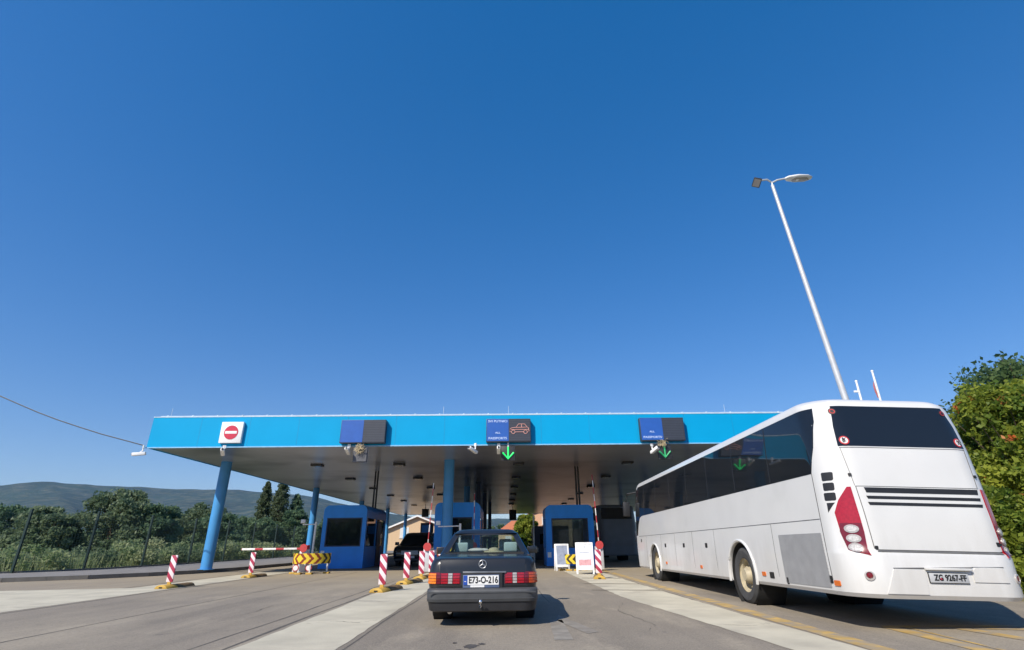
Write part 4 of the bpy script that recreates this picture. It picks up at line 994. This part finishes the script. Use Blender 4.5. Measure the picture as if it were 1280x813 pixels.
# ------------------------------------------------------------------ street lamp, poles
sl_ = thing('street_lamp', 'tall tapered grey street lamp with two lamp heads behind the coach', 'street lamp', (10.22, 14.5, .1))
MB().tube([(0,0,0),(-.45,0,6.0),(-.93,0,12.3)], [.11,.085,.055], 16).build('pole', M['galv'], sl_)
ar = MB().tube([(-.93,0,12.2),(-.93,0,12.42),(-1.10,-.05,12.5),(-1.38,-.1,12.42)], .03, 8); ar.build('arm', M['galv'], sl_)
MB().tube([(-.93,0,12.40),(-.75,-.05,12.48),(-.42,-.1,12.52)], .03, 8).build('arm', M['galv'], sl_)
hd = MB().loft([[(x, -.1+w_*math.cos(t_), 12.52+.02*(x)+h_*math.sin(t_)) for t_ in [2*math.pi*k/14 for k in range(14)]] for x, w_, h_ in ((-.5,.03,.03),(-.4,.13,.06),(-.1,.19,.09),(.25,.17,.07),(.42,.08,.03))])
hh = hd.build('lamp_head', M['white_plain'], sl_)
MB().loft([[(x, -.1+w_*math.cos(t_), 12.455+.02*x+.02*math.sin(t_)) for t_ in [2*math.pi*k/12 for k in range(12)]] for x, w_ in ((-.28,.03),(-.18,.13),(.2,.12),(.3,.03))]).build('lamp_glass', M['clear_lens'], hh)
fl = MB().box(-.13,.13,-.04,.04,-.16,.16).build('flood_lamp', M['lamp_dark'], sl_, bevel=.02); fl.location = (-1.52,-.12,12.32); fl.rotation_euler = (R(55), R(25), R(-15))
MB().box(-.105,.105,-.052,-.041,-.13,.13).build('lamp_glass', M['clear_lens'], fl, smooth=0)
for x, y, z1, lab, flag in ((18.5,26,8.75,'shorter thin white pole beyond the coach roof', False),(19.5,26,9.3,'thin white flagpole with furled red flag beyond the coach roof', True)):
    t = thing('flagpole', lab, 'flagpole', (x, y, 0)); MB().tube([(0,0,0),(0,0,z1)], [.07,.05], 10).build('pole', M['white_plain'], t)
    MB().ell((0,0,z1), .07,.07,.06).build('finial', M['white_plain'], t)
    if flag: MB().tube([(-.10,-.02,z1-.6),(-.14,-.02,z1-.8),(-.13,-.02,z1-1.1),(-.10,-.02,z1-1.45)], [.015,.035,.045,.02], 8).build('furled_flag', mat('faded_red_cloth', (.42,.13,.12), .9), t)
    else: MB().box(-.25,-.05,-.04,.04,z1-.6,z1-.5).build('fitting', M['white_plain'], t)

# ------------------------------------------------------------------ fence
fe = thing('mesh_fence', 'tall dark green welded mesh fence along the left pavement', 'fence', (0, 0, 0))
FP = [(-52,13.8),(-44,16.3),(-36,18.9),(-28.5,21.6),(-24.6,23.3),(-21.4,25.2),(-20.1,27.6),(-19.55,31),(-19.3,35),(-19.2,39),(-19.15,43),(-19.1,47),(-19.1,51),(-19.1,55),(-19.1,60),(-19.1,65)]
for x, y in FP: MB().box(x-.045,x+.045,y-.045,y+.045,0,2.75).build('post', M['fence'], fe, smooth=0)
ms_ = MB()
for (a, b), (c, d) in zip(FP[:-1], FP[1:]):
    L = math.hypot(c-a, d-b); n = int(L/.12)
    for i in range(1, n):
        x, y = a+(c-a)*i/n, b+(d-b)*i/n; r_ = .0035; ms_.add([(x-r_,y,.1),(x+r_,y,.1),(x+r_,y,2.6),(x-r_,y,2.6)], [(0,1,2,3)])
    for k in range(13): ms_.tube([(a,b,.12+k*.205),(c,d,.12+k*.205)], .005, 4)
ms_.build('mesh_panel', M['fence'], fe, smooth=0, recalc=False)

# ------------------------------------------------------------------ houses
def house(loc, rz, w_, d_, h_, roof, wall, tile, label, wins, gable=True):
    t = thing('house', label, 'house', loc, (0, 0, rz))
    s = MB(); s.box(0,w_,0,d_,0,h_)
    if gable: s.prism([(0,h_),(w_,h_),(w_/2,h_+roof)], 'y', 0, d_)
    s.build('wall', wall, t, smooth=0)
    r_ = MB(); e = .45
    if gable:
        for sg in (0, 1):
            a = (-e, h_-e*roof/(w_/2)); b = (w_/2, h_+roof)
            P = [a, b, (b[0], b[1]+.16), (a[0], a[1]+.16)]
            if sg: P = [(w_-p, q) for p, q in P]
            r_.prism(P, 'y', -e, d_+e)
    else:
        r_.loft([[(-e,-e,h_),(w_+e,-e,h_),(w_+e,d_+e,h_),(-e,d_+e,h_)], [(w_*.3,d_*.45,h_+roof),(w_*.7,d_*.45,h_+roof),(w_*.7,d_*.55,h_+roof),(w_*.3,d_*.55,h_+roof)]])
    r_.build('roof', tile, t, smooth=0)
    if gable:
        v = MB()
        for sg in (0, 1):
            P = [(-e-.02, h_-e*roof/(w_/2)-.06), (w_/2, h_+roof-.06), (w_/2, h_+roof+.19), (-e-.02, h_-e*roof/(w_/2)+.19)]
            if sg: P = [(w_-p, q) for p, q in P]
            v.prism(P, 'y', -e-.08, -e-.004)
        v.build('verge_board', M['trim_white'], t, smooth=0)
    for x, z, a, b in wins:
        f = MB().box(x-a/2,x+a/2,-.03,.02,z,z+b).build('window', M['shutter'], t, smooth=0)
        MB().box(x-a/2-.1,x+a/2+.1,-.12,-.001,z-.1,z-.03).build('sill', M['trim_white'], f, smooth=0)
    return t
house((-18.4, 89, 0), 0, 9.0, 9, 3.4, 1.75, M['house_cream'], M['rooftile'], 'cream rendered gable house with white shutters behind the black van', [(2.5,2.0,1.4,1.5),(6.4,2.0,1.3,1.5)])
house((-1.2, 112, 0), 0, 9, 8, 3.0, 2.3, M['house_cream'], M['rooftile'], 'low house with orange tiled hip roof beyond the charcoal car', [(2,1,1.2,1.3)], False)
house((5.0, 98, 0), 0, 12, 9, 6.2, 1.8, M['house_orange'], M['rooftile'], 'tall orange rendered house beyond the navy booth', [(2.2,4.0,1.1,1.3)])

# ------------------------------------------------------------------ vegetation
def leaves(s, pts, size, tint, flat=.0):
    """adds one leaf quad per point to the arrays in s"""
    n = len(pts); a = rng.normal(size=(n,3)); a[:,2] *= (1-flat*.5); a /= np.linalg.norm(a,axis=1)[:,None]
    b = rng.normal(size=(n,3)); b -= (b*a).sum(1)[:,None]*a; b /= np.linalg.norm(b,axis=1)[:,None]
    sz = size*rng.uniform(.4,1.5,(n,1)); l = sz; w_ = sz*rng.uniform(.45,.7,(n,1))
    q = np.stack([pts-a*l, pts+b*w_-a*l*.1, pts+a*l, pts-b*w_-a*l*.1], 1)
    s['v'].append(q.reshape(-1,3)); s['t'].append(tint)
def leafobj(name, s, m, parent=None):
    v = np.concatenate(s['v']); t = np.concatenate(s['t']); n = len(v)//4
    me = bpy.data.meshes.new(name); me.vertices.add(len(v)); me.vertices.foreach_set('co', v.astype(np.float32).ravel())
    me.loops.add(4*n); me.loops.foreach_set('vertex_index', np.arange(4*n, dtype=np.int32)); me.polygons.add(n)
    me.polygons.foreach_set('loop_start', np.arange(0,4*n,4,dtype=np.int32)); me.update(calc_edges=True); me.validate()
    at = me.attributes.new('tint', 'FLOAT', 'FACE'); at.data.foreach_set('value', np.clip(t,0,1).astype(np.float32))
    me.materials.append(m); o = bpy.data.objects.new(name, me); C.objects.link(o)
    if parent: o.parent = parent
    return o
def clumps(s, cs, per, leaf, rad, sq=.8):
    for c, r_ in cs:
        n = int(per*(r_/rad)**2)+20
        d = rng.normal(size=(n,3)); d /= np.linalg.norm(d,axis=1)[:,None]
        p = np.array(c)+d*(r_*(rng.uniform(.1,1.0,(n,1))**.5+np.abs(rng.normal(0,.22,(n,1)))))*np.array([1,1,sq])
        leaves(s, p, leaf, np.full(n, rng.uniform(.05,.8))+rng.normal(0,.16,n))
TG = 'trees beyond the left fence'
def tree(x, y, h_, r_, m, label, base=.3, leaf=.12, nc=90, per=170, shape='round', group=TG, name='broadleaf_tree', asym=(0,0)):
    t = thing(name, label, 'tree', (x, y, 0), group=group)
    tr = MB(); lean = random.uniform(-.06,.06)*h_
    top = (lean+asym[0], asym[1], h_*.72); tr.tube([(0,0,0),(lean*.3,.0,h_*.3),top], [.035*h_+.03,.026*h_+.02,.02], 8)
    s = {'v': [], 't': []}; cs = []
    for i in range(nc):
        u = rng.uniform(0,1); a = rng.uniform(0,6.283)
        if shape == 'tall':
            z = h_*(base+(1-base)*u); w_ = r_*(math.sin(math.pi*min(1,(u*.86+.10)))**.7)*rng.uniform(.2,1); cr = r_*rng.uniform(.22,.42)
        else:
            z = h_*(base+(1-base)*u*.9); w_ = r_*math.sqrt(max(.02,1-(u*1.25-.42)**2/.85))*math.sqrt(rng.uniform(.08,1)); cr = r_*rng.uniform(.14,.30)*(1-.3*u)
        c = (w_*math.cos(a)+lean*u+asym[0]*u, w_*math.sin(a)+asym[1]*u, min(z, h_-cr*.6)); cs.append((c, cr))
        if i % 4 == 0: tr.tube([(lean*.3*min(1,u+.3),0,z*.55), (c[0]*.55,c[1]*.55,z*.8), c], [.012*h_,.008*h_,.008], 5)
    if shape == 'tall':
        n = 7500; u = rng.uniform(0,1,n); a = rng.uniform(0,6.283,n)
        rag = 1+.22*np.sin(3*a+u*23)+.2*np.sin(5*a-u*41+1)+.15*np.sin(u*67+a)
        w_ = r_*np.sin(math.pi*np.minimum(1,u*.84+.12))**.75*rag*np.sqrt(rng.uniform(.1,1,n))
        p = np.stack([w_*np.cos(a)+lean*u, w_*np.sin(a), h_*(base+(1-base)*u)+rng.normal(0,.08,n)],1)
        leaves(s, p, leaf, .45+.28*np.sin(3*a+u*23)+rng.normal(0,.18,n))
    else: clumps(s, cs, per, leaf, r_*.24)
    tr.build('trunk', M['bark'], t); leafobj('crown', s, m, t); return t
T = tree
T(-45, 44, 4.6, 2.6, M['leaf_dark'], 'dark bushy tree at the far left end of the fence')
T(-40, 45, 4.4, 2.3, M['leaf_dark'], 'dark rounded tree second from the far left')
T(-36.4, 44, 4.3, 2.0, M['leaf_olive'], 'low olive green tree left of the tallest broad tree', .15)
T(-31.4, 45, 5.75, 2.7, M['leaf_olive'], 'tallest broad olive green tree beyond the left fence', .04, .12, 150, 170)
T(-28.6, 46, 4.6, 2.0, M['leaf_dark'], 'dark tree leaning on the right side of the tallest broad tree', .1)
T(-33.8, 42, 3.6, 1.9, M['leaf_olive'], 'short shrubby tree in front of the tallest broad tree', .05)
T(-31.2, 52, 4.3, 2.2, M['leaf_olive'], 'green tree just left of the leftmost blue column', .1)
T(-28.4, 53, 5.1, 2.3, M['leaf_olive'], 'loose green tree directly left behind the leftmost blue column', .1)
T(-25.6, 50, 3.9, 2.0, M['leaf_dark'], 'dark tree right behind the leftmost blue column', .1)
T(-28.6, 60, 4.2, 2.4, M['leaf_dark'], 'dark tree between the blue column and the poplars', .1)
T(-24.5, 56, 3.8, 2.0, M['leaf_dark'], 'dark low tree at the foot of the poplars', .1)
T(-21.8, 58, 4.7, 2.0, M['leaf_dark'], 'dark tree right of the poplars beside the second column', .1)
T(-19.8, 66, 4.8, 2.2, M['leaf_dark'], 'dark tree behind the left booth', .1)
T(-26.3, 60, 7.5, .75, M['leaf_pop'], 'slim pale poplar, left one of the three poplars', .06, .11, 100, 130, 'tall', TG, 'poplar_tree')
T(-24.6, 60, 7.9, .95, M['leaf_pop'], 'tallest poplar, middle one of the three poplars', .04, .11, 120, 130, 'tall', TG, 'poplar_tree')
T(-22.9, 61, 6.2, .9, M['leaf_dark'], 'shortest darker poplar, right one of the three poplars', .04, .11, 100, 130, 'tall', TG, 'poplar_tree')
T(3.3, 85, 5.4, 1.9, M['leaf_bright'], 'round bright green tree seen past the right of the charcoal car', .02, .13, 220, 260, 'round', 'trees beyond the canopy')
T(-8, 100, 4.4, 2.6, M['leaf_dark'], 'dark tree beside the cream gable house', .1, .16, 40, 200, 'round', 'trees beyond the canopy')
T(11, 108, 5.4, 3.2, M['leaf_dark'], 'dark tree behind the tall orange house', .1, .18, 40, 200, 'round', 'trees beyond the canopy')
T(-1.5, 122, 5.0, 3, M['leaf_dark'], 'dark tree behind the house with the orange roof', .1, .18, 40, 200, 'round', 'trees beyond the canopy')
# far tree line
s = {'v': [], 't': []}; cs = []
for i in range(260):
    x = -130+i*.78; y = 88+rng.uniform(-12,25)
    if -22 < x < 18: y += 40
    cs.append(((x, y, rng.uniform(.6,3.0)), rng.uniform(1.0,1.9)))
clumps(s, cs, 120, .28, 1.5)
for i in range(150):    # unseen trees added behind the camera to darken what the glass reflects
    a = R(110+140*i/149); d_ = 62+rng.uniform(-6,10); cs.append(((d_*math.sin(a), d_*math.cos(a), rng.uniform(.8,5.5)), rng.uniform(1.6,2.8)))
clumps(s, cs[260:], 260, .34, 2)
struct(leafobj('treeline_foliage', s, M['leaf_dark']), 'stuff')
# right side trees and flowering vine
RG = 'trees and climbers right of the coach'
def big(x, y, h_, r_, m, label, name, flowers=0, leaf=.085, nc=90, per=420, base=.0):
    t = thing(name, label, 'tree' if 'tree' in name else 'climbing plant', (x, y, .12), group=RG)
    tr = MB().tube([(0,0,0),(.1,.1,h_*.4),(.0,.2,h_*.85)], [.16,.12,.03], 9)
    s = {'v': [], 't': []}; cs = []; fl_ = []
    for i in range(nc):
        u = rng.uniform(0,1); a = rng.uniform(0,6.283); z = h_*(base+(1-base)*u)
        w_ = r_*math.sqrt(max(.05,1-max(0,u*1.5-.55)**2/.95))*math.sqrt(rng.uniform(.15,1)); cr = r_*rng.uniform(.15,.30)
        c = (w_*math.cos(a), w_*math.sin(a), min(z, h_-cr*.5)); cs.append((c, cr))
        if i % 3 == 0: tr.tube([(0,.1,z*.6), (c[0]*.5,c[1]*.5,z*.8), (c[0]*1.1,c[1]*1.1,c[2]+cr*.8)], [.05,.03,.008], 5)
    clumps(s, cs, per, leaf, r_*.22, .85)
    for k in range(int(flowers*100)):
        a = R(rng.uniform(150, 300)); u = rng.uniform(.25,.95); w_ = r_*math.sqrt(max(.05,1-max(0,u*1.5-.55)**2/.95))*rng.uniform(.95,1.12)
        fl_.append((np.array([w_*math.cos(a), w_*math.sin(a), h_*u]), rng.uniform(.05,.13)))
    for k in range(70):   # loose outer sprays
        a = rng.uniform(0,6.283); u = rng.uniform(.45,1); w_ = r_*rng.uniform(.8,1.18)*math.sqrt(max(.05,1-max(0,u*1.5-.55)**2/.95))
        b0 = np.array([w_*math.cos(a)*.7, w_*math.sin(a)*.7, h_*u*.93]); d = np.array([math.cos(a)*.8, math.sin(a)*.8, rng.uniform(.0,.8)]); n = 60
        p = b0+d*(rng.uniform(0,1,(n,1))*r_*.36)+rng.normal(0,.06,(n,3)); leaves(s, p, leaf, np.full(n, rng.uniform(.1,.6)))
        tr.tube([b0*.8, b0+d*r_*.34], [.02,.005], 4)
    tr.build('trunk', M['bark'], t); leafobj('crown', s, m, t)
    if fl_:
        s2 = {'v': [], 't': []}
        for c, r2 in fl_:
            n = 16; p = c+rng.normal(0,1,(n,3))*r2*.55; leaves(s2, p, .05, rng.uniform(0,1,n))
        leafobj('flowers', s2, M['flower'], t)
    return t
big(17.4, 16.8, 6.4, 2.5, M['leaf_shrub'], 'tall dark feathery tree rising behind the flowering climber', 'feathery_tree', 0, .07, 64, 240)
big(13.0, 13.0, 4.6, 1.75, M['leaf_bright'], 'yellow green climber with orange flowers right of the coach', 'trumpet_vine', .2, .062, 105, 480)
big(13.0, 15.4, 4.0, 1.6, M['leaf_shrub'], 'dark green bush pressed close behind the coach rear corner', 'dark_bush_tree', 0)
big(10.4, 11.9, 1.9, .95, M['leaf_bright'], 'low green shrub under the orange flowers at the coach corner', 'low_shrub', .05, .06, 60, 420)
# bushes along the fence
for i in range(22):
    y = 19.5+i*1.9; x = float(np.interp(y, [19.5,23.5,25.5,28,34,62], [-36,-26.5,-23.2,-21.6,-20.9,-20.6]))-rng.uniform(0,1.4)
    t = thing('fence_bush', 'ragged low dry bush growing among weeds behind the green fence', 'bush', (x, y, 0), group='low bushes behind the fence')
    s = {'v': [], 't': []}; cs = []
    hh_ = rng.uniform(.7,1.25)
    for k in range(16): cs.append(((rng.uniform(-1.3,1.3), rng.uniform(-1,1), rng.uniform(.15,hh_)), rng.uniform(.28,.5)))
    clumps(s, cs, 150, .075, .4)
    MB().tube([(0,0,0),(.1,0,.3),(.15,.1,hh_*.8)], [.04,.03,.008], 6).build('stem', M['bark'], t)
    leafobj('foliage', s, M['leaf_dry'] if i % 3 else M['leaf_olive'], t)
# long grass
s = {'v': [], 't': []}; n = 60000
p = np.stack([rng.uniform(-60,-20.5,n), rng.uniform(16,62,n), np.zeros(n)], 1)
lim = np.interp(p[:,0], [-60,-34,-25.5,-22.2,-20.4,-19.4], [13.5,21.2,24,25.3,27.5,36]); p = p[p[:,1] > lim+.3]
hgt = rng.uniform(.25,.95,len(p)); wv = rng.normal(0,.12,(len(p),2)); bw = rng.uniform(.015,.045,len(p)); an = rng.uniform(0,6.28,len(p))
dx, dy = bw*np.cos(an), bw*np.sin(an)
q = np.stack([p+np.stack([-dx,-dy,0*dx],1), p+np.stack([dx,dy,0*dx],1), p+np.stack([dx*.2+wv[:,0],dy*.2+wv[:,1],hgt],1), p+np.stack([-dx*.2+wv[:,0],-dy*.2+wv[:,1],hgt],1)],1)
s['v'].append(q.reshape(-1,3)); s['t'].append(rng.uniform(0,1,len(p))); struct(leafobj('long_grass', s, M['leaf_dry']), 'stuff')

# ------------------------------------------------------------------ haze
hz = MB().box(-3800,3800,-300,4300,-3,330).build('haze', M['soil'], smooth=0); struct(hz, 'stuff')
hm = bpy.data.materials.new('valley_haze'); hm.use_nodes = True; n = hm.node_tree
for nd in list(n.nodes):
    if nd.type != 'OUTPUT_MATERIAL': n.nodes.remove(nd)
pv = n.nodes.new('ShaderNodeVolumePrincipled'); pv.inputs['Color'].default_value = (.30, .58, 1, 1); pv.inputs['Density'].default_value = .00009; pv.inputs['Anisotropy'].default_value = .2
n.links.new(pv.outputs[0], n.nodes['Material Output'].inputs['Volume'])
hz.data.materials.clear(); hz.data.materials.append(hm)
